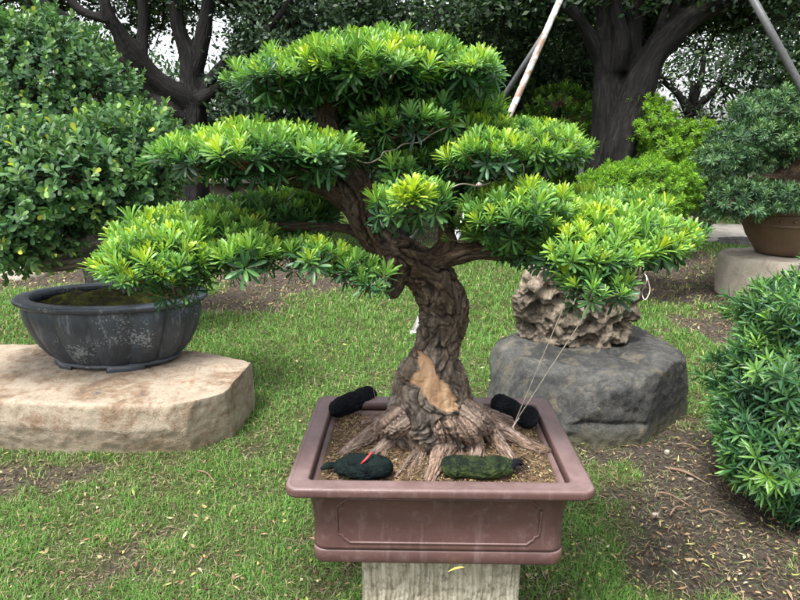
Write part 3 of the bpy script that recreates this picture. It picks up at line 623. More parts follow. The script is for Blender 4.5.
for k, (nm, ls) in enumerate(pads.items()):
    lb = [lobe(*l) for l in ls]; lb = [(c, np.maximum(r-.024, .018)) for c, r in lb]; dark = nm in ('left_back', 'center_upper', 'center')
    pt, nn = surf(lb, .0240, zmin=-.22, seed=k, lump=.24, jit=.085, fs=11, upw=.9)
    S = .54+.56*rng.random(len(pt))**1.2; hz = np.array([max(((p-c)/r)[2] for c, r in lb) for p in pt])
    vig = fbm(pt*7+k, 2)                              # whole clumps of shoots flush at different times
    dt = np.clip(-.04+.12*vig*2+.12*rng.normal(size=len(pt))-.28*(hz < .1), -.55, .22)-(.20 if dark else 0)  # low shoots darker: older leaves, plus self-shading put into the tint
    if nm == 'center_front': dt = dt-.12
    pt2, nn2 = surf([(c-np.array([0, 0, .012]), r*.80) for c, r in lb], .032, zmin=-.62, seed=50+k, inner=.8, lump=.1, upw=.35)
    allp = np.concatenate([pt, pt2])
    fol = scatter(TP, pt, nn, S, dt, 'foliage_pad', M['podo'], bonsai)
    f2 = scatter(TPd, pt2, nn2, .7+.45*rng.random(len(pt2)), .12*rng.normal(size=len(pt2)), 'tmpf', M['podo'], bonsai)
    # join the older inner leaves into the pad
    V1, _ = arrays(fol.data); V2, _ = arrays(f2.data); q1 = quads_of(fol.data)[0]; q2 = quads_of(f2.data)[0]
    t1 = np.empty(len(V1), np.float32); fol.data.attributes['tint'].data.foreach_get('value', t1); t2 = np.empty(len(V2), np.float32); f2.data.attributes['tint'].data.foreach_get('value', t2)
    bpy.data.objects.remove(f2); fol.data = mesh_np('foliage_pad', np.vstack([V1, V2]), [q1, q2+len(V1)], {'tint': np.concatenate([t1, t2])}); fol.data.materials.append(M['podo'])
    # twigs carrying the shoots
    tw = MB(); C0 = np.mean([c for c, r in lb], axis=0)
    for p, n_v in zip(allp[::2], np.vstack([nn, nn2])[::2]):
        c, r = min(lb, key=lambda q: np.linalg.norm((p-q[0])/q[1])); base = c+(p-c)*.25-np.array([0, 0, r[2]*.35]); mid = (base+p)/2-np.array([0, 0, .01])+rng.normal(size=3)*.006
        tw.tube([base, mid, p+n_v/np.linalg.norm(n_v)*.012], [.0032, .0024, .0016], 5, a=0, cap=False)
    for c, r in lb:
        tw.tube([C0-np.array([0, 0, .02]), (C0+c)/2-np.array([0, 0, .02]), c-np.array([0, 0, r[2]*.35])], [.006, .005, .004], 6)
    tw.build('twigs', M['plank'] if False else M['twig'], fol)
# the bright yellow new shoot
yp = P(413, 203, 1.30); YT = [rosette(38, .036, .008, 'blunt', seed=70+k, stem=.03, spread=(86, 5), tin=1.0, tout=.88) for k in range(2)]
o = scatter(YT, np.array([yp, yp+[.018, .01, -.004], yp+[-.018, .004, -.006]]), np.array([[0, -.15, 1.], [.4, -.1, 1], [-.4, -.2, 1]]), np.array([1.05, .9, .9]), np.array([.05, .02, .02]), 'new_shoot', M['podo'], bonsai); o['label'] = 'bright yellow new shoot'
# training wires
for pts in ([(355, 160, 1.5), (368, 163, 1.49), (380, 158, 1.48), (384, 152, 1.48), (395, 150, 1.5), (404, 144, 1.5), (420, 142, 1.5), (432, 134, 1.5), (445, 128, 1.5)],
            [(438, 200, 1.42), (448, 190, 1.42), (462, 184, 1.42), (478, 186, 1.44), (490, 183, 1.45)],
            [(186, 172, 1.38), (190, 178, 1.37), (194, 181, 1.37), (198, 176, 1.38), (204, 178, 1.38)],
            [(276, 172, 1.42), (284, 181, 1.42), (292, 178, 1.42), (300, 176, 1.44)], [(515, 168, 1.5), (523, 165, 1.5), (523, 182, 1.5)]):
    MB().tube([P(*p) for p in pts], .0019, 8, smooth=5).build('wire', M['wire'], bonsai)
MB().tube([P(229, 189, 1.5), P(232, 184, 1.5), P(240, 173, 1.5)], .0125, 16).build('branch_sleeve', M['blackplastic'], bonsai)

# ------------------------------------------------------------------ rectangular pot
def rrect(w_, d_, r, z, cx, cy, yaw=0, notch=0, n=6):
    pts = []
    for sx, sy, a0 in ((1, 1, 0), (-1, 1, 90), (-1, -1, 180), (1, -1, 270)):
        for k in range(n+1):
            a = R(a0+90*k/n); pts.append((sx*(w_/2-r)+r*math.cos(a), sy*(d_/2-r)+r*math.sin(a)))
    pts = np.array(pts); c, s = math.cos(yaw), math.sin(yaw); pts = pts@np.array([[c, s], [-s, c]])
    return np.column_stack([pts[:, 0]+cx, pts[:, 1]+cy, np.full(len(pts), z)])
PX, PY, YAW = (P(441, 490, 1.361)[0]+P(434, 398, 1.927)[0])/2-.003, YC+.008, R(-1.2)
POTZ = .428
pot = thing('bonsai_pot', (PX, PY, POTZ), 'rectangular reddish purple clay pot with a wide rim and moulded panel holding the podocarpus', 'plant pot')
def rr(w_, d_, r, z): return rrect(w_, d_, r, z, PX, PY, YAW)
W0, D0 = .772, .590
b_ = MB(); b_.loft([rr(.654, .472, .03, POTZ+.0), rr(.659, .477, .03, POTZ+.004), rr(.661, .479, .03, POTZ+.034), rr(.654, .472, .03, POTZ+.040)]); b_.build('foot', M['pot'], pot)
bl = []
for t in np.linspace(0, 1, 24):
    z_ = POTZ+.040+.001+t*(RIM-.027-POTZ-.041); e = .012*(1-t)**3; ex = .012*t+.046*t**4
    bl.append(rr(.648+ex+e, .466+ex+e, .04, z_))
inner = [rr(.640, .458, .04, RIM-.031), rr(.60, .42, .04, RIM-.06), rr(.60, .42, .03, POTZ+.06)]
b_ = MB(); b_.loft(bl+inner); b_.build('body', M['pot'], pot)
b_ = MB(); rz0 = RIM-.028
def rim_loops():
    o = [(.702, .520, rz0+.002), (.724, .542, rz0), (W0-.012, D0-.012, rz0), (W0-.002, D0-.002, rz0+.004), (W0, D0, rz0+.009), (W0, D0, rz0+.019), (W0-.003, D0-.003, rz0+.025), (W0-.012, D0-.012, RIM-.001), (W0-.02, D0-.02, RIM), (W0-.024, D0-.024, RIM-.0015), (W0-.030, D0-.030, RIM-.002),
         (.676, .496, RIM-.003), (.668, .488, RIM-.004), (.660, .480, RIM-.010), (.656, .476, RIM-.035), (.658, .478, rz0-.002), (.702, .520, rz0+.002)]
    return [rr(a, c, max(.034-(W0-a)/2*.4, .014), z_) for a, c, z_ in o]
b_.loft(rim_loops(), capends=False); b_.build('rim', M['pot'], pot)
# raised panel mouldings with stepped corners, on the front and both ends
def panel(face):
    if face == 'front': hw, z0, z1 = .262, POTZ+.062, RIM-.052
    else: hw, z0, z1 = .165, POTZ+.062, RIM-.052
    c = .022; k2 = .012; pth = []
    def corner(sx, sz): return [(sx*(hw), sz*1, 'a')]
    zz = lambda s, o: (z0+o) if s < 0 else (z1-o)
    seq = []
    for sx, sz in ((1, 1), (-1, 1), (-1, -1), (1, -1)):
        a = [(sx*hw, zz(sz, c+k2)), (sx*(hw-k2*.25), zz(sz, c+k2*.2)), (sx*(hw-k2), zz(sz, c)), (sx*(hw-k2*1.3), zz(sz, c*.55)), (sx*(hw-c), zz(sz, k2*.8)), (sx*(hw-c-k2*.6), zz(sz, k2*.15)), (sx*(hw-c-k2), zz(sz, 0))]
        seq += a if sx*sz > 0 else a[::-1]
    seq.append(seq[0]); out = []
    for (u_, z_) in seq:
        t = (z_-(POTZ+.041))/(RIM-.027-POTZ-.041); e = .012*(1-t)**3; ex = .012*t+.046*t**4
        if face == 'front': q = (u_, -(.466+ex+e)/2-.0005)
        elif face == 'left': q = (-(.648+ex+e)/2-.0005, u_)
        else: q = ((.648+ex+e)/2+.0005, u_)
        cs, sn = math.cos(YAW), math.sin(YAW); out.append((PX+q[0]*cs-q[1]*sn, PY+q[0]*sn+q[1]*cs, z_))
    o = []
    for a, c_ in zip(out[:-1], out[1:]):
        a, c_ = np.array(a), np.array(c_); k = max(1, int(np.linalg.norm(c_-a)/.02)); o += [a+(c_-a)*t for t in np.arange(k)/k]
    o.append(np.array(out[-1])); return o
for f in ('front', 'left', 'right'): MB().tube(panel(f), .0032, 8).build('panel_moulding', M['pot'], pot)

# soil in the pot: uneven, mounded to the trunk base
n1, n2 = 110, 84; u, v_ = np.meshgrid(np.linspace(-.327, .327, n1), np.linspace(-.237, .237, n2), indexing='ij'); u = u.ravel(); v_ = v_.ravel()
cs, sn = math.cos(YAW), math.sin(YAW); sx_ = PX+u*cs-v_*sn; sy_ = PY+u*sn+v_*cs
def soilz(x, y): return SOIL-.012+.022*np.exp(-(((x-bonsai.location[0])/.20)**2+((y-YC)/.17)**2))+.005*perlin(np.stack([x*14, y*14, 0*x], -1))+.003*perlin(np.stack([x*50, y*50, 0*x], -1))
i, j = np.meshgrid(np.arange(n1-1), np.arange(n2-1), indexing='ij'); Qs = np.stack([i*n2+j, (i+1)*n2+j, (i+1)*n2+j+1, i*n2+j+1], -1).reshape(-1, 4)
tag(link('potting_soil', mesh_np('potting_soil', np.stack([sx_, sy_, soilz(sx_, sy_)], -1), [Qs]), M['soil']), 'brown potting soil filling the rectangular pot', 'soil', kind='stuff')
# bark chips and straw on it
def chips(n, xy, zf, ln, wd_, name, label, cat, matl, tl=.35, flat=.25, tfun=None):
    x_, y_ = xy; az = rng.random(n)*2*np.pi; fs_ = np.clip(y_/3.2, 1, 2.2); L_ = fs_*(ln[0]+(ln[1]-ln[0])*rng.random(n)**2); W_ = fs_*(wd_[0]+(wd_[1]-wd_[0])*rng.random(n))
    d = np.stack([np.cos(az), np.sin(az), flat*rng.normal(size=n)], -1); s = np.stack([-np.sin(az), np.cos(az), .4*rng.normal(size=n)], -1)
    c = np.stack([x_, y_, zf(x_, y_)+.002+.004*rng.random(n)], -1); a = d*(L_/2)[:, None]; w_ = s*(W_/2)[:, None]; upv = np.zeros((n, 3)); upv[:, 2] = .12*L_*rng.normal(size=n)
    V = np.stack([c-a+upv, c-w_-a*.2, c+w_-a*.2, c-w_*.8+a*.5, c+w_*.8+a*.5, c+a+upv], 1).reshape(-1, 3); k = np.arange(n)*6
    T = np.concatenate([np.stack([k, k+2, k+1], -1), np.stack([k+5, k+3, k+4], -1)]); Q = np.stack([k+1, k+2, k+4, k+3], -1)
    t = tfun(n) if tfun else rng.random(n)
    return tag(link(name, mesh_np(name, V, [Q, T], {'tint': np.repeat(t, 6)}, smooth=False), matl), label, cat, kind='stuff')
n = 7000; u = (rng.random(n)-.5)*.62; v_ = (rng.random(n)-.5)*.44
chips(n, (PX+u*cs-v_*sn, PY+u*sn+v_*cs), soilz, (.004, .016), (.002, .006), 'bark_mulch', 'pale bark chips strewn on the soil of the rectangular pot', 'mulch', M['litter'], tfun=lambda n: np.clip(.35+.35*rng.random(n)+.4*(rng.random(n) < .12), 0, 1)*np.where(rng.random(n) < .35, .35, 1))
n = 1500; u = (rng.random(n)-.5)*.60; v_ = (rng.random(n)-.5)*.42
chips(n, (PX+u*cs-v_*sn, PY+u*sn+v_*cs), soilz, (.025, .06), (.0008, .0018), 'dry_straw', 'thin dry straw and rootlets lying among the bark chips in the rectangular pot', 'straw', M['litter'], flat=.12, tfun=lambda n: .45+.25*rng.random(n))

# ------------------------------------------------------------------ weights in mesh cloth
def pouch(name, label, pts, rad, matl, squash=1.0, extra=None, group='cloth wrapped weights on the pot soil', zlift=0):
    pts = [np.asarray(p, float) for p in pts]; mb = MB(); p_, r_ = cr(np.array(pts), np.array(rad, float), 6)
    n = len(p_); t = np.linspace(0, 1, n); mb.tube(p_, r_, 20)
    me = remesh(mb, .0022, 3); V, N = arrays(me); c = V.mean(0)
    V = V+N*(.0045*perlin(V*30)+.003*(ridged(V*np.array([38, 70, 60]), 2)-.5)+.0012*perlin(V*160))[:, None]; V[:, 2] = c[2]+(V[:, 2]-c[2])*squash
    q = quads_of(me); root = thing(name, (c[0], c[1], V[:, 2].min()), label, 'weight bag', group)
    link('pouch', mesh_np('pouch', V, [f for f in q if len(f)]), matl, root)
    if extra: extra(root)
    return root
def S_(px, py, dz): return Z(px, py, SOIL+dz)
def cap(rad): return rad
pouch('weight_bag', 'small black cloth weight bag at the back left corner of the rectangular pot', [S_(331, 414, .008), S_(334, 411, .016), S_(342, 406, .020), S_(355, 401, .022), S_(364, 397, .022), S_(371, 394, .022), S_(373, 393, .022)], [.008, .024, .033, .031, .034, .030, .010], M['bagblack'])
def redst(root): MB().tube([S_(361, 464, .045), S_(365, 460, .060), S_(372, 452.5, .072)], [.0028, .0026, .0024], 8).build('red_marker', M['redstick'], root)
def neck(root):
    m_ = MB()
    m_.tube([S_(346, 466, .018), S_(337, 465, .014), S_(328, 466, .012), S_(321, 469, .008)], [.010, .008, .010, .004], 12, smooth=4)
    m_.build('tied_neck', M['bagteal'], root); redst(root)
pouch('weight_bag', 'rounded dark teal weight bag with a red marker pin at the front left pot corner', [S_(336, 467, .012), S_(341, 467, .018), S_(352, 466, .024), S_(366, 467, .026), S_(379, 467, .024), S_(387, 467, .018), S_(390, 467, .015)], [.008, .024, .035, .038, .035, .026, .008], M['bagteal'], .85, neck)
def ties(root):
    m_ = MB()
    for k in range(6):
        a = S_(512+k, 468-k*.8, .02); m_.tube([a, a+np.array([.018, -.006+.006*k, .004*(k % 3)]), a+np.array([.036+.004*(k % 2), -.012+.007*k, -.012])], [.0022, .0016, .0008], 6, smooth=3)
    m_.build('tie_ends', M['bagblack'], root)
    MB().tube([S_(505, 470, .022), S_(511, 466, .026), S_(517, 462, .022), S_(522, 464, .010)], [.008, .012, .010, .005], 12, smooth=4).build('tied_neck', M['bagblack'], root)
pouch('weight_bag', 'long mottled green and black weight bag at the front right of the rectangular pot', [S_(442, 468, .014), S_(446, 467, .018), S_(456, 466, .026), S_(468, 467, .024), S_(482, 468, .025), S_(496, 467, .024), S_(508, 466, .021), S_(513, 466, .014)], [.007, .026, .033, .030, .031, .030, .024, .008], M['baggreen'], .9, ties)
pouch('weight_bag', 'black dumbbell shaped weight bag at the back right corner of the rectangular pot', [S_(496, 402, .016), S_(500, 404, .022), S_(507, 408, .024), S_(517, 413, .020), S_(526, 417, .022), S_(533, 420, .021), S_(537, 422, .016)], [.010, .034, .038, .030, .038, .035, .012], M['bagblack'], .95)

# guy strings
k1 = Z(514, 424, SOIL+.035)
for a, lab in ((P(566, 300, 1.36), 'left one of two pale guy strings from the right foliage pad to a root'), (P(586, 312, 1.30), 'right one of two pale guy strings from the right foliage pad to a root')):
    MB_ = MB(); d = a-k1
    MB_.tube([k1+[0, 0, -.018], k1, k1+d*.25+[0, 0, -.002], k1+d*.6+[0, 0, -.002], a, a+[0, .02, .03]], .0013, 6, smooth=4)
    tag(MB_.build('guy_string', M['string']), lab, 'string', 'guy strings')
a = P(352, 285, 1.42); k2 = Z(376, 402, SOIL+.01); tag(MB().tube([a, (a+k2)/2+[0.003, 0, -.004], k2], .0007, 6, smooth=6).build('guy_string', M['string']), 'very thin string hanging from the left front foliage to the back left of the pot', 'string', 'guy strings')
o = MB().tube([Z(508, 432, SOIL+.02), Z(514, 425, SOIL+.04), Z(519, 418, SOIL+.035), Z(514, 425, SOIL+.045), Z(510, 434, SOIL+.0)], .0016, 6, smooth=4).build('string_knot', M['string']); tag(o, 'knotted loop of string tied round a root behind the green weight bag', 'string')

# ------------------------------------------------------------------ pedestal below the pot
def prism(loops, vox, sm, dispf): 
    mb = MB(); mb.loft(loops); me = remesh(mb, vox, sm); V, N = arrays(me); V = V+N*dispf(V, N)[:, None]; q = quads_of(me); return mesh_np('r', V, [f for f in q if len(f)])
pcx = P(443, 580, 1.43)[0]
def ped(V, N):
    s = np.where(np.abs(N[:, 2]) < .5, 1, 0); uu = V[:, 0]+V[:, 1]
    return s*(.0028*np.sin((uu+.006*perlin(V*np.array([9, 9, 14])))*2*np.pi/.0135)+.003*perlin(V*30))+.003*fbm(V*40, 3)-.004*np.maximum(0, perlin(V*55)-.25)
me = prism([rrect(.44, .36, .015, z_, pcx, PY+.02) for z_ in (-.06, .0, .2, .415, .4275)], .0034, 1, ped)
tag(link('stone_pedestal', me, M['ribbed']), 'square ribbed pale stone pedestal carrying the rectangular pot', 'pedestal')
lf = blade_leaf(.045, .016, .2, .2, 'oval'); V, Q = lf; V = V@rotm(R(170), R(-12), .3).T+P(464, 569, 1.40)+[0, -.010, .013]
tag(link('yellow_leaf', mesh_np('yellow_leaf', V, [Q]), M['yleaf']), 'single yellow fallen leaf caught under the front edge of the rectangular pot', 'leaf')

# ------------------------------------------------------------------ rocks
def rock(name, label, rings, vox, matl, amp=.03, fr=2.6, sm=6, seed=0, cat='rock', facet=0, extra=None, fz=.5, fu=(.86, .97)):
    """rings: list of (list of (x,y)), z"""
    def ring(pts, z_):
        p = np.array(list(pts)+[pts[0]]); s = np.concatenate([[0], np.cumsum(np.linalg.norm(np.diff(p, axis=0), axis=1))]); t = np.linspace(0, s[-1], 65)[:-1]
        return np.column_stack([np.interp(t, s, p[:, 0]), np.interp(t, s, p[:, 1]), np.full(64, z_)])
    def df(V, N):
        d = amp*fbm(V*fr+seed, 3)*1.3+amp*.22*ridged(V*fr*3+seed, 3)+amp*.18*fbm(V*fr*9, 3)
        if extra: d = d+extra(V, N)
        return d
    me = prism([ring(p, z_) for p, z_ in rings], vox, sm, df)
    if facet:                                # broken flat faces
        V, N = arrays(me); rr_ = np.random.default_rng(int(seed)+1); c_ = (V.max(0)+V.min(0))/2; hs_ = (V.max(0)-V.min(0))/2
        for k in range(facet):
            n_ = rr_.normal(size=3)*np.array([1, 1, fz]); n_[2] = abs(n_[2])*.9 if k % 3 else -abs(n_[2])*.6; n_ /= np.linalg.norm(n_); q_ = V@n_; lo = c_@n_; d_ = lo+(q_.max()-lo)*rr_.uniform(*fu)
            V = V-np.maximum(0, q_-d_)[:, None]*n_*.92
        V = V+N*(.0035*fbm(V*22, 3)+.003*ridged(V*11, 2))[:, None]; me = mesh_np('r', V, [f for f in quads_of(me) if len(f)])
    return tag(link(name, me, matl), label, cat)
zt = .285
top = [Z(*q, zt)[:2] for q in ((-60, 400), (0, 399), (60, 404), (130, 405), (206, 402), (247, 388), (262, 374), (250, 361), (205, 353), (150, 346), (60, 343), (-60, 345), (-110, 370))]
c = np.mean(top, axis=0)
def sc_(pts, s, dy=0, dx=0): return [((p[0]-c[0])*s+c[0]+dx, (p[1]-c[1])*s+c[1]+dy) for p in pts]
rock('stone_slab', 'flat topped cream and rust coloured natural stone slab carrying the black oval pot', [(sc_(top, .97, .03, -.01), -.1), (sc_(top, .99, .02), .03), (sc_(top, 1.03, -.0), .16), (sc_(top, 1.02), .27), (sc_(top, 1.0), zt)], .010, M['sand'], .010, 4, 1, 3, 'stone', facet=26, fz=.28, fu=(.90, .985))
bt = [Z(*q, .16)[:2] for q in ((489, 402), (500, 412), (560, 418), (620, 418), (665, 412), (686, 396), (684, 378), (668, 362), (630, 352), (560, 350), (510, 356), (491, 372))]
c = np.mean(bt, axis=0)
def bex(V, N):
    z_ = V[:, 2]; return -.018*np.exp(-((z_-.10+.03*perlin(V*3))/.018)**2)*(V[:, 0] > .7)*(N[:, 2] < .5)
rock('boulder', 'large dark grey smooth boulder with pale veins carrying the pitted rockery stone', [(sc_(bt, .95), -.12), (sc_(bt, .98), .02), (sc_(bt, 1.0), .12), (sc_(bt, 1.0), .24), (sc_(bt, .98, .01), .30), (sc_(bt, .90, .02), .345), (sc_(bt, .7, .05), .365)], .010, M['slate'], .045, 2.6, 3, 8, 'boulder', extra=bex, facet=16, fz=.6, fu=(.86, .96))
# small stone at its foot
bs = Z(603, 428, 0); th = np.arange(16)/16*2*np.pi
rock('stone', 'small round tan stone at the foot of the dark boulder', [([(bs[0]+s*.085*math.cos(t), bs[1]+.03+s*.06*math.sin(t)) for t in th], z_) for s, z_ in ((.8, -.05), (1, .02), (.95, .06), (.7, .085))], .006, M['pale'], .008, 9, 5, 4, 'stone')
# pitted rockery stone
ry = 3.55
prof = [(.37, 522, 640, .24), (.33, 520, 640, .25)]
def rl(l, r_, py, dpt, yo=0):
    a = P(l, py, ry); b2 = P(r_, py, ry); cx = (a[0]+b2[0])/2; hw = (b2[0]-a[0])/2; t = np.arange(48)/48*2*np.pi
    rad = 1+.10*np.cos(3*t+py*.05)+.07*np.cos(5*t+py*.11); return np.column_stack([cx+hw*np.cos(t)*rad/1.08, ry+yo+dpt*np.sin(t)*rad, np.full(48, a[2])])
def carve(V, N):
    r = np.random.default_rng(12); d = .028*fbm(V*7, 3)*1.6+.018*ridged(V*16, 2)-.009
    for k in range(420):
        h = V[r.integers(0, len(V))]; rad = r.choice([.016, .024, .036, .055], p=[.42, .33, .18, .07]); q = np.linalg.norm((V-h)*np.array([1, 1, r.uniform(.6, 1.3)]), axis=1)/rad
        d = d-np.where(q < 1, np.sqrt(np.clip(1-q*q, 0, 1))*rad*1.0, 0)
    return np.clip(d, -.11, .05)+.003*fbm(V*60, 2)
me = prism([rl(528, 632, 352, .15), rl(522, 636, 341, .17), rl(520, 640, 325, .20), rl(514, 646, 300, .22), rl(514, 648, 280, .21), rl(520, 650, 265, .2), rl(530, 640, 255, .15), rl(545, 620, 250, .09)], .0065, 3, carve)
tag(link('rockery_stone', me, M['rockery']), 'grey brown pitted rockery stone full of holes standing on the dark boulder', 'rockery stone')
o = MB().tube([P(640, 262, 3.35), P(646, 275, 3.33), P(650, 290, 3.34), P(645, 300, 3.32), P(642, 292, 3.32), P(647, 280, 3.0), P(642, 268, 3.32)], .0024, 6, smooth=5).build('string_loop', M['string']); tag(o, 'loose loop of pale cord hanging on the right side of the pitted rockery stone', 'cord')

# ------------------------------------------------------------------ black lobed oval pot
zb = .292; bc0 = P(116, 330, 3.42); BX, BY = bc0[0], 3.42
bpot = thing('oval_pot', (BX, BY, zb), 'black glazed oval pot with fluted lobed sides and white lime spots on the sandstone slab', 'plant pot')
def ov(rx, ry_, z_, lob=0.0, n=168, nl=14, flat=0): 
    t = np.arange(n)/n*2*np.pi; f = 1-lob*(1-np.abs(np.cos(t*nl/2))**.55)
    return np.column_stack([BX+rx*np.cos(t)*f, BY+ry_*np.sin(t)*f, np.full(n, z_)])
rw = 92*mpp(112, 300, 3.42); rd = .335; Hh = .385
prof = [(.0, .60, .0), (.01, .64, .05), (.10, .73, .085), (.25, .815, .09), (.45, .89, .09), (.65, .94, .085), (.82, .96, .06), (.89, .93, .02), (.905, .93, .01)]
b_ = MB(); b_.loft([ov(rw*s, rd*s, zb+.02+t*(Hh-.02), l) for t, s, l in prof]+[ov(rw*.86, rd*.86, zb+Hh*.905), ov(rw*.8, rd*.8, zb+Hh*.6)]); b_.build('body', M['blackpot'], bpot)
def lip(rx, ry_, z_, l): return ov(rx, ry_, z_, l, nl=14)
b_ = MB(); b_.loft([lip(rw*.93, rd*.93, zb+Hh*.90, .01), lip(rw*.995, rd*.995, zb+Hh*.915, .02), lip(rw*1.02, rd*1.02, zb+Hh*.94, .022), lip(rw*1.03, rd*1.03, zb+Hh*.975, .022), lip(rw*1.015, rd*1.015, zb+Hh*.995, .02), lip(rw*.98, rd*.98, zb+Hh, .01), ov(rw*.86, rd*.80, zb+Hh*.995), ov(rw*.84, rd*.78, zb+Hh*.97), ov(rw*.83, rd*.77, zb+Hh*.88), ov(rw*.90, rd*.90, zb+Hh*.89), lip(rw*.93, rd*.93, zb+Hh*.90, .01)], capends=False); b_.build('rim', M['blackpot'], bpot)
b_ = MB(); b_.loft([ov(rw*.66, rd*.66, zb+.012), ov(rw*.68, rd*.68, zb+.022), ov(rw*.66, rd*.66, zb+.032)]); b_.build('foot_band', M['blackpot'], bpot)
for ang in (225-10, 292, 135, 45):       # cloud shaped feet
    a = R(ang); cx, cy = BX+rw*.60*math.cos(a), BY+rd*.64*math.sin(a); tx, ty = -math.sin(a)*rw, math.cos(a)*rd; L_ = math.hypot(tx, ty); tx, ty = tx/L_, ty/L_; nx, ny = ty, -tx
    lp = []
    for z_, s in ((zb-.012, .9), (zb-.002, 1.0), (zb+.018, 1.0), (zb+.030, .8)):
        t = np.arange(28)/28*2*np.pi; f = s*(1+.12*np.cos(t*5)); lp.append(np.column_stack([cx+tx*.095*np.cos(t)*f+nx*.03*np.sin(t)*f, cy+ty*.095*np.cos(t)*f+ny*.03*np.sin(t)*f, np.full(28, z_)]))
    MB().loft(lp).build('foot', M['blackpot'], bpot)
# soil and moss
def disc(cx, cy, rx, ry_, zf, nr=26, na=72):
    V = [[cx, cy, 0]]; 
    for k in range(1, nr+1):
        for a in range(na): t = 2*math.pi*a/na; V.append([cx+rx*k/nr*math.cos(t), cy+ry_*k/nr*math.sin(t), 0])
    V = np.array(V); V[:, 2] = zf(V[:, 0], V[:, 1]); T = [[0, 1+a, 1+(a+1) % na] for a in range(na)]; Q = []
    for k in range(nr-1):
        for a in range(na): q = 1+k*na; Q.append([q+a, q+na+a, q+na+(a+1) % na, q+(a+1) % na])
    return V, np.array(Q), np.array(T)
mossz = lambda x, y: zb+Hh-.05+.065*np.exp(-(((x-BX-.03)/.32)**2+((y-BY-.03)/.22)**2))+.018*perlin(np.stack([x*9, y*9, 0*x], -1))+.010*perlin(np.stack([x*32, y*32, 0*x], -1))
V, Q, T = disc(BX, BY, rw*.835, rd*.775, mossz, 60, 180); tag(link('mossy_soil', mesh_np('mossy_soil', V, [Q, T]), M['moss']), 'mossy soil mound inside the black oval pot', 'moss', kind='stuff')

# ------------------------------------------------------------------ round-leaved bonsai in the black pot
RT = [sprig(12, .046, .021, .075, seed=k) for k in range(6)]
RTs = [sprig(11, .042, .020, .065, seed=30+k, simple_=False) for k in range(4)]
lt = thing('round_leaf_tree', (BX+.02, BY, zb+Hh-.03), 'broad round leaved tree with a thick sideways trunk growing in the black oval pot', 'bonsai')
def ch2(nm, kind, rows): return (nm, [P(*r[:3]) for r in rows], [r[3]*mpp(*r[:3]) for r in rows], kind)
woody([ch2('trunk', 'trunk', [(132, 292, 3.42, 11), (126, 272, 3.42, 10), (118, 256, 3.36, 13), (108, 247, 3.28, 18), (92, 248, 3.16, 20), (70, 254, 3.10, 17), (46, 257, 3.08, 14), (10, 250, 3.1, 11), (-30, 235, 3.3, 9)]),
       ch2('branch', 'limb', [(104, 243, 3.24, 15), (124, 234, 3.26, 13), (150, 222, 3.34, 9), (168, 205, 3.4, 6), (150, 180, 3.4, 5)]),
       ch2('branch', 'limb', [(80, 245, 3.35, 12), (70, 215, 3.35, 9), (75, 180, 3.35, 7), (95, 150, 3.35, 5)]),
       ch2('branch', 'limb', [(20, 252, 3.3, 9), (10, 210, 3.3, 7), (20, 170, 3.3, 5)])], .009, lt, lambda V, bc, ci, sr, k: ((lambda q: (.012*(ridged(bc*np.array([1, 1, .4])*16, 2)-.5)+.012*perlin(V*7), sstep(.1, -.4, ridged(bc*np.array([1, 1, .4])*16, 2)-.5)))(0)), {'trunk': 'greybark', 'limb': 'greybark'}, .1)
def leafy(root, ls, spacing, tpls, matl, seed, name='crown', smin=.8, smax=1.25, shrink=.05, zmin=-.6, layers=2, upw=.5, dtb=0, lump=.14, dts=.1, inner=.84, fs=3.5, ntw=500):
    lb = [lobe(*l) for l in ls]; lb = [(c, np.maximum(r-shrink, .02)) for c, r in lb]; Ps, Ns, D = [], [], []
    for k in range(layers):
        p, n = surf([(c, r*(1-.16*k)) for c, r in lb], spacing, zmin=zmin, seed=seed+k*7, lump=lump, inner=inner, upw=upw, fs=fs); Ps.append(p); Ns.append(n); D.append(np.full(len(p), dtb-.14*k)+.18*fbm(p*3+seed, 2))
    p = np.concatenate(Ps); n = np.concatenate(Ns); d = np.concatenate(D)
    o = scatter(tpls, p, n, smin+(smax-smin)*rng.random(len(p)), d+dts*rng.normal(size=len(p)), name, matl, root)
    tw = MB()
    for q in p[::max(1, len(p)//ntw)]:
        c, r = min(lb, key=lambda e: np.linalg.norm((q-e[0])/e[1])); b0 = c+(q-c)*.2; sc__ = spacing/.08
        tw.tube([b0, (b0+q)/2+rng.normal(size=3)*.02*sc__, q+(q-c)*.04], [.006*sc__, .004*sc__, .002*sc__], 4, cap=False)
    tw.build('twigs', M['twig'], o); return o
leafy(lt, [(65, 184, 3.15, 80, 42, .35), (20, 220, 3.0, 60, 50, .3), (110, 165, 3.3, 60, 48, .35), (150, 160, 3.3, 42, 44, .25), (40, 165, 3.2, 55, 44, .3), (140, 190, 3.2, 26, 26, .15), (-40, 200, 3.1, 60, 70, .4), (15, 240, 2.95, 42, 28, .2)], .062, RT, M['round'], 5, layers=4, zmin=-.9, dtb=.0, upw=.35, dts=.07)
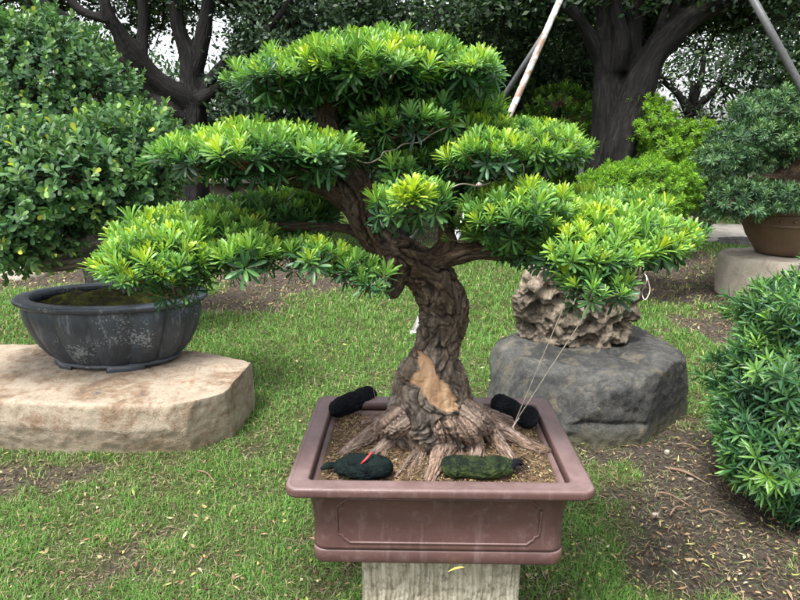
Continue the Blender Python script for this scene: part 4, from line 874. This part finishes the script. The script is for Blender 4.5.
# shrub behind it
sh = thing('round_leaf_shrub', (-2.3, 4.7, 0), 'tall rounded shrub with small oval leaves behind the black oval pot at far left', 'shrub')
woody([('trunk', [np.array([-2.4, 4.7, -.1]), np.array([-2.35, 4.65, .5]), np.array([-2.5, 4.6, 1.1]), P(40, 90, 4.6)], [.07, .06, .05, .03], 'trunk')], .02, sh, disp_bg, {'trunk': 'greybark'}, .1)
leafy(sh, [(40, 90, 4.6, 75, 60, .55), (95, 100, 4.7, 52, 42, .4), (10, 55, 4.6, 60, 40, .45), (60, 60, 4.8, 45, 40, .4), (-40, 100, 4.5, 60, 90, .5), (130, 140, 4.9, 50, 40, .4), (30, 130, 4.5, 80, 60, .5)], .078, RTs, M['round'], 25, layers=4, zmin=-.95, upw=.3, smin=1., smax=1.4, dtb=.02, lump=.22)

# ------------------------------------------------------------------ podocarpus hedge at right foreground
HP = [rosette(20, .056, .0095, seed=100+k, stem=.03, spread=(80, -25), tin=.62, tout=.18) for k in range(5)]
hb = thing('podocarpus_shrub', (1.85, 2.55, 0), 'dense podocarpus shrub with long narrow leaves at the right edge in front', 'shrub')
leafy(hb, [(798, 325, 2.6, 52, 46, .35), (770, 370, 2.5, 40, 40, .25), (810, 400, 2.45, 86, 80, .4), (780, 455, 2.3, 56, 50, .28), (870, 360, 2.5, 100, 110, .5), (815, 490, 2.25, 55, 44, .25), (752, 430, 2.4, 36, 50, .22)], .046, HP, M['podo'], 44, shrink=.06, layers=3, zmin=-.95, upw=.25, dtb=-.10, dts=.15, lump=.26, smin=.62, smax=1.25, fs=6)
woody([('stem', [np.array([1.8, 2.55, -.05]), np.array([1.85, 2.5, .3]), P(810, 400, 2.5)], [.03, .025, .015], 'trunk'), ('stem', [np.array([1.75, 2.5, -.05]), np.array([1.65, 2.45, .25]), P(780, 440, 2.4)], [.025, .02, .012], 'trunk')], .008, hb, disp_bg, {'trunk': 'greybark'}, .05)

# ------------------------------------------------------------------ juniper in the brown round pot on a stone drum
dx, dy = P(785, 262, 5.9)[0], 6.1
drum = []
for z_, s in ((-.1, .97), (.0, .98), (.2, 1.), (.38, 1.0), (.425, .985), (.44, .95)):
    t = np.arange(64)/64*2*np.pi; drum.append(np.column_stack([dx+.50*s*np.cos(t), dy+.46*s*np.sin(t), np.full(64, z_)]))
tag(link('stone_drum', prism(drum, .018, 2, lambda V, N: .012*fbm(V*4, 3)+.003*fbm(V*25, 2)), M['pale']), 'pale round stone drum carrying the brown pot at right', 'pedestal')
jp = thing('round_pot', (dx+.08, dy, .45), 'round brown clay pot with a raised band on the pale stone drum', 'plant pot')
def rev(prof, cx, cy, n=64, a=0):
    t = np.arange(n)/n*2*np.pi; return [np.column_stack([cx+r*np.cos(t), cy+r*np.sin(t), np.full(n, z_)]) for r, z_ in prof]
cxj = dx+.08
MB().loft(rev([(.20, .45), (.24, .46), (.27, .52), (.345, .63), (.39, .74), (.41, .83), (.415, .86), (.36, .865), (.35, .7)], cxj, dy)).build('body', M['brownpot'], jp)
MB().loft(rev([(.415, .855), (.455, .865), (.462, .885), (.455, .905), (.41, .91), (.37, .905), (.37, .86), (.415, .855)], cxj, dy), capends=False).build('rim', M['brownpot'], jp)
MB().loft(rev([(.384, .735), (.402, .74), (.404, .755), (.396, .763)], cxj, dy), capends=False).build('band', M['brownpot'], jp)
for k in range(10):
    a = R(200+k*16); MB().tube([(cxj+.405*math.cos(a), dy+.405*math.sin(a), .80), (cxj+.420*math.cos(a), dy+.420*math.sin(a), .80)], [.016, .010], 10).build('stud', M['brownpot'], jp)
V, Q, T = disc(cxj, dy, .37, .37, lambda x, y: .87+0*x+.01*perlin(np.stack([x*9, y*9, 0*x], -1))); tag(link('pot_soil', mesh_np('pot_soil', V, [Q, T]), M['soil']), 'dark soil in the round brown pot', 'soil', kind='stuff')
JT = [rosette(26, .055, .013, simple_=True, seed=200+k, stem=.05, spread=(88, -10), tin=.85, tout=.3) for k in range(4)]
jt = thing('juniper_bonsai', (cxj, dy, .88), 'blue green juniper with layered foliage growing in the round brown pot', 'bonsai')
woody([ch2('trunk', 'trunk', [(800, 222, 6.1, 9), (796, 200, 6.1, 10), (785, 178, 6.05, 10), (800, 165, 6.0, 9), (815, 140, 6.1, 8), (800, 110, 6.1, 6)]), ch2('branch', 'limb', [(788, 180, 6.05, 7), (765, 178, 6., 5), (735, 185, 6, 4), (715, 190, 6, 3)])], .015, jt, disp_bg, {'trunk': 'barkup', 'limb': 'barkup'}, .08)
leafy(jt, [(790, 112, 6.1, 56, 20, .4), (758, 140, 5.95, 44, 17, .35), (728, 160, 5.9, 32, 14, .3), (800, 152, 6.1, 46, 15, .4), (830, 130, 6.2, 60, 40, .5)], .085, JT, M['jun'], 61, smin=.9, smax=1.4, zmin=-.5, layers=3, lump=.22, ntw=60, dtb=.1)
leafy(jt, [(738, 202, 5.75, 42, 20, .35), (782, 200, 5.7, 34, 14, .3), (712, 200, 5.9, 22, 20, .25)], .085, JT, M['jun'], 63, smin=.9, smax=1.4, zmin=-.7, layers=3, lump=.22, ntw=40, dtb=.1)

# ------------------------------------------------------------------ lime junipers behind
LT = [rosette(24, .06, .016, simple_=True, seed=220+k, stem=.05, spread=(88, -5), tin=.95, tout=.35) for k in range(4)]
def bushtree(name, label, cat, base, ls, trunk_r, tpl, matl, spacing, seed, **kw):
    t = thing(name, (base[0], base[1], 0), label, cat, kw.pop('group', None)); c0 = P(*ls[0][:3])
    woody([('trunk', [np.array([base[0], base[1], -.1]), np.array([base[0]+.06, base[1], c0[2]*.5]), c0-[0, 0, .1], c0], [trunk_r, trunk_r*.85, trunk_r*.7, trunk_r*.4], 'trunk')], .02, t, disp_bg, {'trunk': 'greybark'}, .1)
    leafy(t, ls, spacing, tpl, matl, seed, **kw); return t
bushtree('cloud_pruned_juniper', 'low spreading lime green juniper mound behind the pitted rockery stone', 'juniper', (2.1, 6.0), [(638, 190, 5.9, 52, 30, .5), (610, 190, 5.8, 32, 22, .4), (664, 196, 5.9, 28, 28, .4)], .05, LT, M['junb'], .062, 71, zmin=-.7, lump=.24, dtb=0, layers=2, smin=.6, smax=.95, ntw=50)
bushtree('cloud_pruned_juniper', 'upright lime green juniper beside the leaning dark trunk at right', 'juniper', (2.9, 7.6), [(645, 130, 7.5, 30, 34, .4), (660, 150, 7.4, 32, 18, .4), (688, 138, 7.4, 18, 16, .25), (705, 130, 7.3, 10, 10, .15), (640, 105, 7.5, 18, 14, .3), (680, 160, 7.4, 26, 18, .3)], .06, LT, M['junb'], .075, 75, zmin=-.7, lump=.2, layers=3, dtb=.12, smin=.7, smax=1.1, ntw=50)
bushtree('small_tree', 'pale green low tree left of the leaning dark trunk', 'tree', (1.9, 8.8), [(565, 130, 8.6, 35, 30, .6), (540, 140, 8.8, 40, 26, .6), (590, 160, 8.5, 40, 26, .6), (560, 105, 8.6, 25, 18, .5)], .06, LT, M['junb'], .14, 79, zmin=-.8, dtb=-.25, layers=2, smin=1.1, smax=1.7)
bushtree('small_shrub', 'small clipped green shrub standing in the grass behind the juniper mound', 'shrub', (4.2, 9.4), [(690, 222, 9.2, 24, 14, .3), (672, 215, 9.3, 18, 12, .3)], .03, JT, M['jun'], .11, 82, zmin=-.7)

# ------------------------------------------------------------------ the two big dark trees
def crown_leaves(ls, n, size, seed, clump=.35, per=26, fl=.5):
    r = np.random.default_rng(seed); cs_, rs_ = [], []
    vol = np.array([l[3]*l[4] for l in ls], float); vol /= vol.sum(); Pc = []
    for l, v_ in zip(ls, vol):
        c, rad = lobe(*l); k = max(2, int(n/per*v_)); d = r.normal(size=(k, 3)); d /= np.linalg.norm(d, axis=1)[:, None]; rr_ = r.random(k)**(.45); Pc.append(c+d*rad*rr_[:, None])
    Pc = np.concatenate(Pc); idx = np.repeat(np.arange(len(Pc)), per); cl = clump*(.6+.8*r.random(len(Pc)))[idx]; q = Pc[idx]+r.normal(size=(len(idx), 3))*cl[:, None]*np.array([.5, .5, .32])
    m_ = len(q); nn = r.normal(size=(m_, 3))+np.array([0, -.15, .9]); ax = r.normal(size=(m_, 3)); U = np.cross(nn, ax); U /= np.linalg.norm(U, axis=1)[:, None]; nn /= np.linalg.norm(nn, axis=1)[:, None]; Wv = np.cross(nn, U)
    L_ = (size*(.7+.6*r.random(m_)))[:, None]; V = np.stack([q-U*L_*.5, q-Wv*L_*.24+nn*L_*.06, q+U*L_*.5, q+Wv*L_*.24+nn*L_*.06], 1).reshape(-1, 3); k = np.arange(m_)*4
    tint = np.clip((.35+.25*r.normal(size=len(Pc)))[idx]+.15*r.normal(size=m_), 0, 1)
    return V, np.stack([k, k+1, k+2, k+3], -1), np.repeat(tint, 4), Pc
def crown(root, ls, n, size, matl, seed, limb_from=None, clump=.35, per=26, nb=60):
    V, Q, t, Pc = crown_leaves(ls, n, size, seed, clump, per); link('crown', mesh_np('crown', V, [Q], {'tint': t}), matl, root)
    if limb_from is not None:
        r = np.random.default_rng(seed+5); mb = MB(); lf_ = [np.asarray(q) for q in limb_from]
        for c in Pc[r.permutation(len(Pc))[:nb]]:
            b0 = min(lf_, key=lambda q: np.linalg.norm(q-c)); L_ = np.linalg.norm(c-b0); m1 = b0+(c-b0)*.4+r.normal(size=3)*.06*L_+[0, 0, .05*L_]
            m2 = b0+(c-b0)*.75+r.normal(size=3)*.05*L_; r0 = .010+.012*L_
            mb.tube([b0, m1, m2, c], [r0, r0*.7, r0*.45, r0*.2], 6, smooth=3, cap=False)
            for _ in range(3): e = c+r.normal(size=3)*.35; mb.tube([m2, (m2+e)/2+r.normal(size=3)*.03, e], [r0*.35, r0*.25, .003], 4, cap=False)
        me = mb.mesh('limbs'); link('limbs', me, M['bgbark'], root)
def bigtree(name, label, base, tr, parts, ls, n, size, seed, tips, **kw):
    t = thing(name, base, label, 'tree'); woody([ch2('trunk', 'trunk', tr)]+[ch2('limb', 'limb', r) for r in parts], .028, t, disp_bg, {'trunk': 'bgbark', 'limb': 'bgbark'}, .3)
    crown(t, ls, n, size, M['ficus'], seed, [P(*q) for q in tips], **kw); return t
YT1 = 8.0; gb1 = P(196, 265, YT1)
bigtree('spreading_tree', 'dark spreading tree with many rising limbs at left behind the upper left foliage pad', (gb1[0], YT1, 0),
 [(196, 268, 8, 23.4), (196, 240, 8, 18.7), (194, 200, 8, 15.6), (194, 150, 8, 13.3), (193, 115, 8, 13.3), (193, 95, 8, 12.5), (188, 60, 8, 9.4), (178, 25, 8, 7.0), (174, -20, 8, 6.2)],
 [[(194, 110, 8, 11.7), (180, 96, 7.9, 10.1), (160, 82, 7.8, 9.4), (140, 62, 7.7, 9.4), (122, 38, 7.6, 8.6), (108, 12, 7.5, 7.0), (98, -20, 7.5, 6.2)],
  [(180, 120, 7.9, 9.4), (165, 108, 7.8, 8.6), (150, 96, 7.8, 8.6), (120, 62, 7.6, 8.6), (80, 30, 7.5, 7.0), (45, 5, 7.4, 5.5), (20, -10, 7.4, 4.7)],
  [(140, 60, 7.7, 7.0), (143, 30, 7.8, 5.5), (142, -20, 7.8, 4.7)],
  [(190, 85, 8, 9.4), (200, 50, 8, 7.8), (206, 20, 8, 7.0), (212, -20, 8, 6.2)],
  [(198, 95, 8, 9.4), (212, 78, 8, 6.2), (232, 55, 8, 5.5), (248, 30, 8, 4.7), (262, -10, 8, 3.9)],
  [(200, 100, 7.9, 7.8), (222, 84, 7.8, 4.7), (250, 50, 7.8, 3.9), (280, 15, 7.8, 3.9), (300, -15, 7.8, 3.1)],
  [(108, 20, 7.5, 5.5), (80, 10, 7.5, 4.7), (60, -15, 7.5, 3.9)]],
 [(60, -25, 8.5, 150, 40, 1.3), (170, -30, 8.6, 150, 48, 1.5), (280, -30, 8.5, 130, 45, 1.3), (150, 15, 9.2, 50, 30, .6), (40, 15, 8.6, 70, 24, .8), (260, 10, 8.8, 60, 30, .7)],
 17000, .085, 301, [(98, -15, 7.5), (174, -10, 8), (212, -10, 8), (262, -5, 8), (60, -10, 7.5), (142, -10, 7.8), (290, -5, 7.8), (200, 60, 8), (130, 50, 7.7)], nb=70)
gb2 = P(605, 265, 7.6)
bigtree('leaning_tree', 'massive dark forked trunk leaning to the right with an overhanging crown', (gb2[0], 7.6, 0),
 [(598, 275, 7.6, 26), (598, 240, 7.6, 20), (599, 200, 7.6, 17), (603, 165, 7.6, 15), (607, 130, 7.6, 15), (608, 95, 7.6, 14), (607, 60, 7.6, 14), (606, 30, 7.6, 12), (604, -20, 7.6, 11)],
 [[(610, 275, 7.5, 24), (611, 235, 7.5, 19), (613, 195, 7.45, 17), (619, 155, 7.4, 15.5), (629, 118, 7.4, 15), (641, 84, 7.4, 15), (655, 55, 7.4, 14), (675, 32, 7.4, 13), (700, 12, 7.4, 11), (740, -2, 7.3, 9), (790, -12, 7.2, 7)],
  [(617, 70, 7.5, 9), (622, 40, 7.4, 8), (616, 10, 7.4, 7), (612, -20, 7.4, 6)],
  [(632, 95, 7.5, 8), (632, 50, 7.6, 9), (636, -10, 7.6, 8)],
  [(600, 60, 7.6, 9), (580, 20, 7.5, 6), (560, 5, 7.5, 4), (530, -5, 7.5, 3)],
  [(660, 45, 7.4, 10), (668, 15, 7.5, 8), (690, -20, 7.5, 6)]],
 [(560, -15, 8, 130, 38, 1.4), (680, -20, 8, 130, 40, 1.4), (780, -10, 7.6, 90, 45, 1.2), (600, 20, 8.8, 90, 35, .7), (720, 5, 8.2, 90, 20, .7), (500, 10, 8.6, 70, 30, .8), (645, 20, 8.6, 50, 30, .6)],
 34000, .08, 331, [(604, -10, 7.6), (640, 0, 7.6), (740, -2, 7.3), (700, 12, 7.4), (560, 5, 7.5), (668, 15, 7.5), (606, 50, 7.6), (530, -5, 7.5)], nb=80)

# ------------------------------------------------------------------ trees farther back
def bgtree(name, label, base, ls, n, size, matl, seed, tr=.12, clump=.4, per=26, nb=40, lean=.2, group='trees standing in a row at the back of the garden', bark='bgbark', cat='tree'):
    t = thing(name, (base[0], base[1], 0), label, cat, group); c0 = P(*ls[0][:3]); b0 = np.array([base[0], base[1], -.1]); m1 = b0+(c0-b0)*.45+np.array([lean, 0, 0])
    fork = [b0, m1, c0]; woody([('trunk', [b0, m1, c0, c0+[0, 0, .5]], [tr, tr*.8, tr*.6, tr*.4], 'trunk')], .03, t, disp_bg, {'trunk': bark}, .2)
    lf0 = [m1, c0, (m1+c0)/2, c0+[.5, 0, .45], c0+[-.5, .1, .5], c0+[.15, 0, .95], c0+[-.9, 0, 1.0], c0+[1.0, 0, .9]] if nb > 100 else [m1, c0, (m1+c0)/2]; crown(t, ls, n, size, matl, seed, lf0, clump, per, nb)
    if nb > 100:
        mbx = MB()
        for q_ in lf0[3:6]: mbx.tube([c0-[0, 0, .1], (c0+q_)/2+[.05, 0, 0], q_], [.075, .06, .04], 8, smooth=4)
        for a_, q_ in ((4, 6), (3, 7)): mbx.tube([lf0[a_], (lf0[a_]+lf0[q_])/2+[0, 0, .05], lf0[q_]], [.045, .035, .025], 8, smooth=4)
        mbx.build('limb', M['bgbark'], t)
    return t
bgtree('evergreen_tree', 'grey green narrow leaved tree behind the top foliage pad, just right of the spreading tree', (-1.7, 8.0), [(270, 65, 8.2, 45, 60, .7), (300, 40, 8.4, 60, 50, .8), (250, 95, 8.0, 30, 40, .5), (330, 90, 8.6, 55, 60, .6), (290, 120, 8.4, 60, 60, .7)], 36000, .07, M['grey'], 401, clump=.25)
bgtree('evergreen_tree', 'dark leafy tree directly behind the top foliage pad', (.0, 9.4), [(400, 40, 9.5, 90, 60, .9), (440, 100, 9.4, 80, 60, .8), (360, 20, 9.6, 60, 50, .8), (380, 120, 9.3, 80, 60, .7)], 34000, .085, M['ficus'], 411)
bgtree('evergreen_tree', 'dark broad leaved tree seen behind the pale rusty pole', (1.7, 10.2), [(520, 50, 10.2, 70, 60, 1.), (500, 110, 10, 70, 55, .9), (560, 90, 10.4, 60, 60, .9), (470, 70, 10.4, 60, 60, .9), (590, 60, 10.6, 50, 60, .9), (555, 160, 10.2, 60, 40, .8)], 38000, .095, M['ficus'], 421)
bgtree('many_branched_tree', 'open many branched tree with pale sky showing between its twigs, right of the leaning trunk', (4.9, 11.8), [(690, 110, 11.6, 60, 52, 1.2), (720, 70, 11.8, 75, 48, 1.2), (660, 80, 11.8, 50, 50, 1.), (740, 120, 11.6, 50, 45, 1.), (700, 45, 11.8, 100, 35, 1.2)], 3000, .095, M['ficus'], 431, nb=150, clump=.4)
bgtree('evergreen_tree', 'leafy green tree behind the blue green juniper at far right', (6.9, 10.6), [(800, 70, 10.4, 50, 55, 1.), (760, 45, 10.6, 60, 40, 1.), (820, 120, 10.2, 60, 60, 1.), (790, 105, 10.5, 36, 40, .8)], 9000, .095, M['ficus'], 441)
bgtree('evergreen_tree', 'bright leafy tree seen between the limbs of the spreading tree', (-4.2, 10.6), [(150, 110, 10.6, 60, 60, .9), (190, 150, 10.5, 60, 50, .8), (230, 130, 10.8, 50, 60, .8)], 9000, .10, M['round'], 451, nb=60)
# hedges far behind
def hedge(label, x0, x1, y, h, n, seed, matl, size=.13, group='hedges closing the garden'):
    t = thing('hedge', ((x0+x1)/2, y, 0), label, 'hedge', group); r = np.random.default_rng(seed); m_ = n
    q = np.stack([x0+(x1-x0)*r.random(m_), y+1.0*(r.random(m_)-.5), .0*r.random(m_)], -1); hh = h*(.85+.22*perlin(np.stack([q[:, 0]*.9, q[:, 1]*0, 0*q[:, 0]+seed], -1))); q[:, 2] = .2+hh*r.random(m_)**.8
    nn = r.normal(size=(m_, 3))+[0, -.5, .5]; ax = r.normal(size=(m_, 3)); U = np.cross(nn, ax); U /= np.linalg.norm(U, axis=1)[:, None]; nn /= np.linalg.norm(nn, axis=1)[:, None]; Wv = np.cross(nn, U); L_ = (size*(.6+.8*r.random(m_)))[:, None]
    V = np.stack([q-U*L_*.5, q-Wv*L_*.26, q+U*L_*.5, q+Wv*L_*.26], 1).reshape(-1, 3); k = np.arange(m_)*4
    link('leaves', mesh_np('leaves', V, [np.stack([k, k+1, k+2, k+3], -1)], {'tint': np.repeat(np.clip(.4+.3*r.normal(size=m_), 0, 1), 4)}), matl, t)
    mb = MB(); mb.tube([(x0, y, .25), (x1, y, .25)], .02, 6)
    for k in range(int((x1-x0)/.5)): xx = x0+.5*k+.2*r.random(); mb.tube([(xx, y, 0), (xx+.1*r.normal(), y, h*.4), (xx+.2*r.normal(), y+.2*r.normal(), h*.8)], [.03, .022, .01], 6)
    mb.build('stems', M['bgbark'], t)
hedge('tall dark hedge far behind the black oval pot on the left', -13, -3.2, 14.0, 2.2, 26000, 7, M['ficus'])
hedge('dark hedge closing the lawn behind the main trunk', -3.2, 3.0, 13.2, 1.9, 26000, 8, M['ficus'])
hedge('low dark hedge far behind the round brown pot on the right', 3.6, 16, 15.5, 1.1, 20000, 9, M['ficus'])

# ------------------------------------------------------------------ wall fragment, poles, path, props
wl = thing('garden_wall', (P(205, 215, 9.0)[0], 9.0, 0), 'low dark stone wall with a grey coping plank seen under the upper left foliage pad', 'wall')
wp = P(205, 200, 9.0); b_ = MB(); mb = MB(); mb.loft([rrect(2.0, .35, .04, z_, wp[0]+.1, 9.0) for z_ in (-.1, .3, .7, .98)])
me = remesh(mb, .03, 1); V, N = arrays(me); V = V+N*(.02*fbm(V*4, 3))[:, None]; q = quads_of(me); link('wall_block', mesh_np('wall_block', V, [f for f in q if len(f)]), M['wall'], wl)
MB().box((wp[0]+.75, 8.9, 1.0), (1.3, .45, .05)).build('coping_plank', M['plank'], wl, smooth=False)
MB().box((wp[0]-.45, 8.78, .45), (.30, .1, .9)).build('rusty_slab', simple('rusty_slab', (.16, .09, .055), .9), wl, smooth=False)
def pole(name, label, a, b2, r, matl, n=14):
    root = thing(name, (a[0], a[1], a[2]), label, 'pole', 'poles propping up the trees'); a = np.asarray(a, float); b2 = np.asarray(b2, float)
    MB().tube([a+(b2-a)*t for t in np.linspace(0, 1, 8)], r, n).build('tube', matl, root); d = (b2-a)/np.linalg.norm(b2-a)
    MB().tube([a-d*.01, a+d*.03], r*1.12, n).build('end_cap', matl, root); return root
a0 = Z(413, 333, 0); pole('prop_pole', 'long pale weathered pole with rusty patches leaning up to the right behind the bonsai', a0-[0, 0, .02], P(566, -14, 6.4), .030, M['polew'])
a0 = Z(396, 262, 0); pole('prop_pole', 'thin grey pole crossing just left of the pale rusty pole', a0, P(548, 28, 6.6), .028, M['poleg'])
e = P(748, -10, 5.2); a0 = P(830, 140, 5.0); d = a0-e; a0 = e+d*(e[2]/(-d[2])); pole('prop_pole', 'dark grey pole leaning down to the right in the upper right corner', a0, e, .028, M['poleg'])
a0 = P(574, 260, 7.1); a0[2] = 0; pole('prop_pole', 'short grey pole standing against the base of the leaning trunk', a0, P(583, 148, 7.1), .03, M['poleg'])
for k, (xa, xb, lab) in enumerate(((706, 716, 'thin pale stake leaning left under the blue green juniper'), (738, 722, 'thin dark stake leaning right under the blue green juniper'))):
    tag(MB().tube([Z(xb if k == 0 else xa, 224, .1), P(xa if k == 0 else xb, 200, 10.5)], .025, 8).build('stake', M['polew'] if k == 0 else M['poleg']), lab, 'stake', 'stakes behind the juniper')
# concrete path
n = 40; px_ = np.linspace(560, 900, n); zc = .0; L1 = []; L2 = []
for q in px_:
    a = Z(q, 236+ (q-620)*.015, .12); b2 = Z(q, 225+(q-620)*.004, .12); L1.append([a[0], a[1], gh([a[0]], [a[1]])[0]+.05]); L2.append([b2[0], b2[1], gh([b2[0]], [b2[1]])[0]+.05])
L1 = np.array(L1); L2 = np.array(L2); dn = np.array([0, 0, -.25])
MBp = MB().loft([L1+dn, L1, L2, L2+dn], closed=False, capends=False); tag(MBp.build('path', M['concrete']), kind='structure')
th = np.arange(20)/20*2*np.pi
for (px, py, rx, ry2, hh, lab, mt) in ((678, 226, .42, .3, .22, 'pale low rock lying at the near edge of the concrete path', 'pale'), (25, 272, .28, .2, .13, 'flat pale kerb stone on the dry lawn left of the black pot', 'pale'), (738, 242, .4, .3, .10, 'flat grey rock beside the concrete path under the juniper', 'slate')):
    g_ = Z(px, py, 0.05); rock('rock', lab, [([(g_[0]+s*rx*math.cos(t), g_[1]+s*ry2*math.sin(t)) for t in th], z_) for s, z_ in ((.9, -.1), (1, .02), (.9, hh*.7), (.6, hh))], .02, M[mt], .03, 5, 3, px)

# ------------------------------------------------------------------ fallen leaves, mulch, twigs
n = 4200; yv = (1.6**-.6+rng.random(n)*(10**-.6-1.85**-.6))**(1/-.6); xv = (rng.random(n)*2-1)*(.7*yv+.4)
chips(n, (xv, yv), lambda x, y: gh(x, y)+.008*rng.random(len(x))+.004, (.014, .042), (.004, .011), 'fallen_leaves', 'yellow and brown fallen leaves scattered over the lawn', 'fallen leaves', M['litter'], flat=.3)
n = 62000; yv = 1.6+rng.random(n)**1.1*8.5; xv = (rng.random(n)*2-1)*(.7*yv+.4); k = rng.random(n) < bare(xv, yv)*.9-.1; xv, yv = xv[k], yv[k]
chips(len(xv), (xv, yv), gh, (.006, .034), (.002, .008), 'leaf_mulch', 'brown leaf mulch and bark bits on the bare soil patches', 'mulch', M['litter'], flat=.2, tfun=lambda n: np.clip(rng.random(n)**2.6*.8, 0, 1))
for k, (a, c2, lab) in enumerate((((668, 468), (708, 484), 'thick dry stick on the bare soil beside the podocarpus shrub'), ((676, 444), (700, 450), 'short pale stick lying just above the thick dry stick'), ((656, 492), (690, 506), 'thin dark twig on the grass nearest the pot side'), ((700, 512), (728, 516), 'curved thin twig in front of the podocarpus shrub'), ((196, 470), (216, 484), 'broken twig in the grass below the sandstone slab'), ((470+200, 515), (686, 508), 'short bent twig between the thick stick and the pot'))):
    A = Z(*a, .018); B = Z(*c2, .018); mid = (A+B)/2+[0, .02, .008]; tag(MB().tube([A, mid, B], [.0035+.003*(k == 0), .004+.003*(k == 0), .002], 7, smooth=4).build('twig', M['twig']), lab, 'twig', 'dry twigs on the ground')
for k, (px, py, lab) in enumerate(((690, 482, 'small white pebble on the bare soil beside the thick stick'), (667, 454, 'tiny pale pebble on the soil under the boulder'), (655, 517, 'pale pebble in the grass at lower right'))):
    g_ = Z(px, py, .0); rock('pebble', lab, [([(g_[0]+s*.014*math.cos(t), g_[1]+s*.011*math.sin(t)) for t in th], z_+.008) for s, z_ in ((.8, -.01), (1, .004), (.8, .011))], .0025, M['pale'], .002, 60, 2, px, 'pebble')
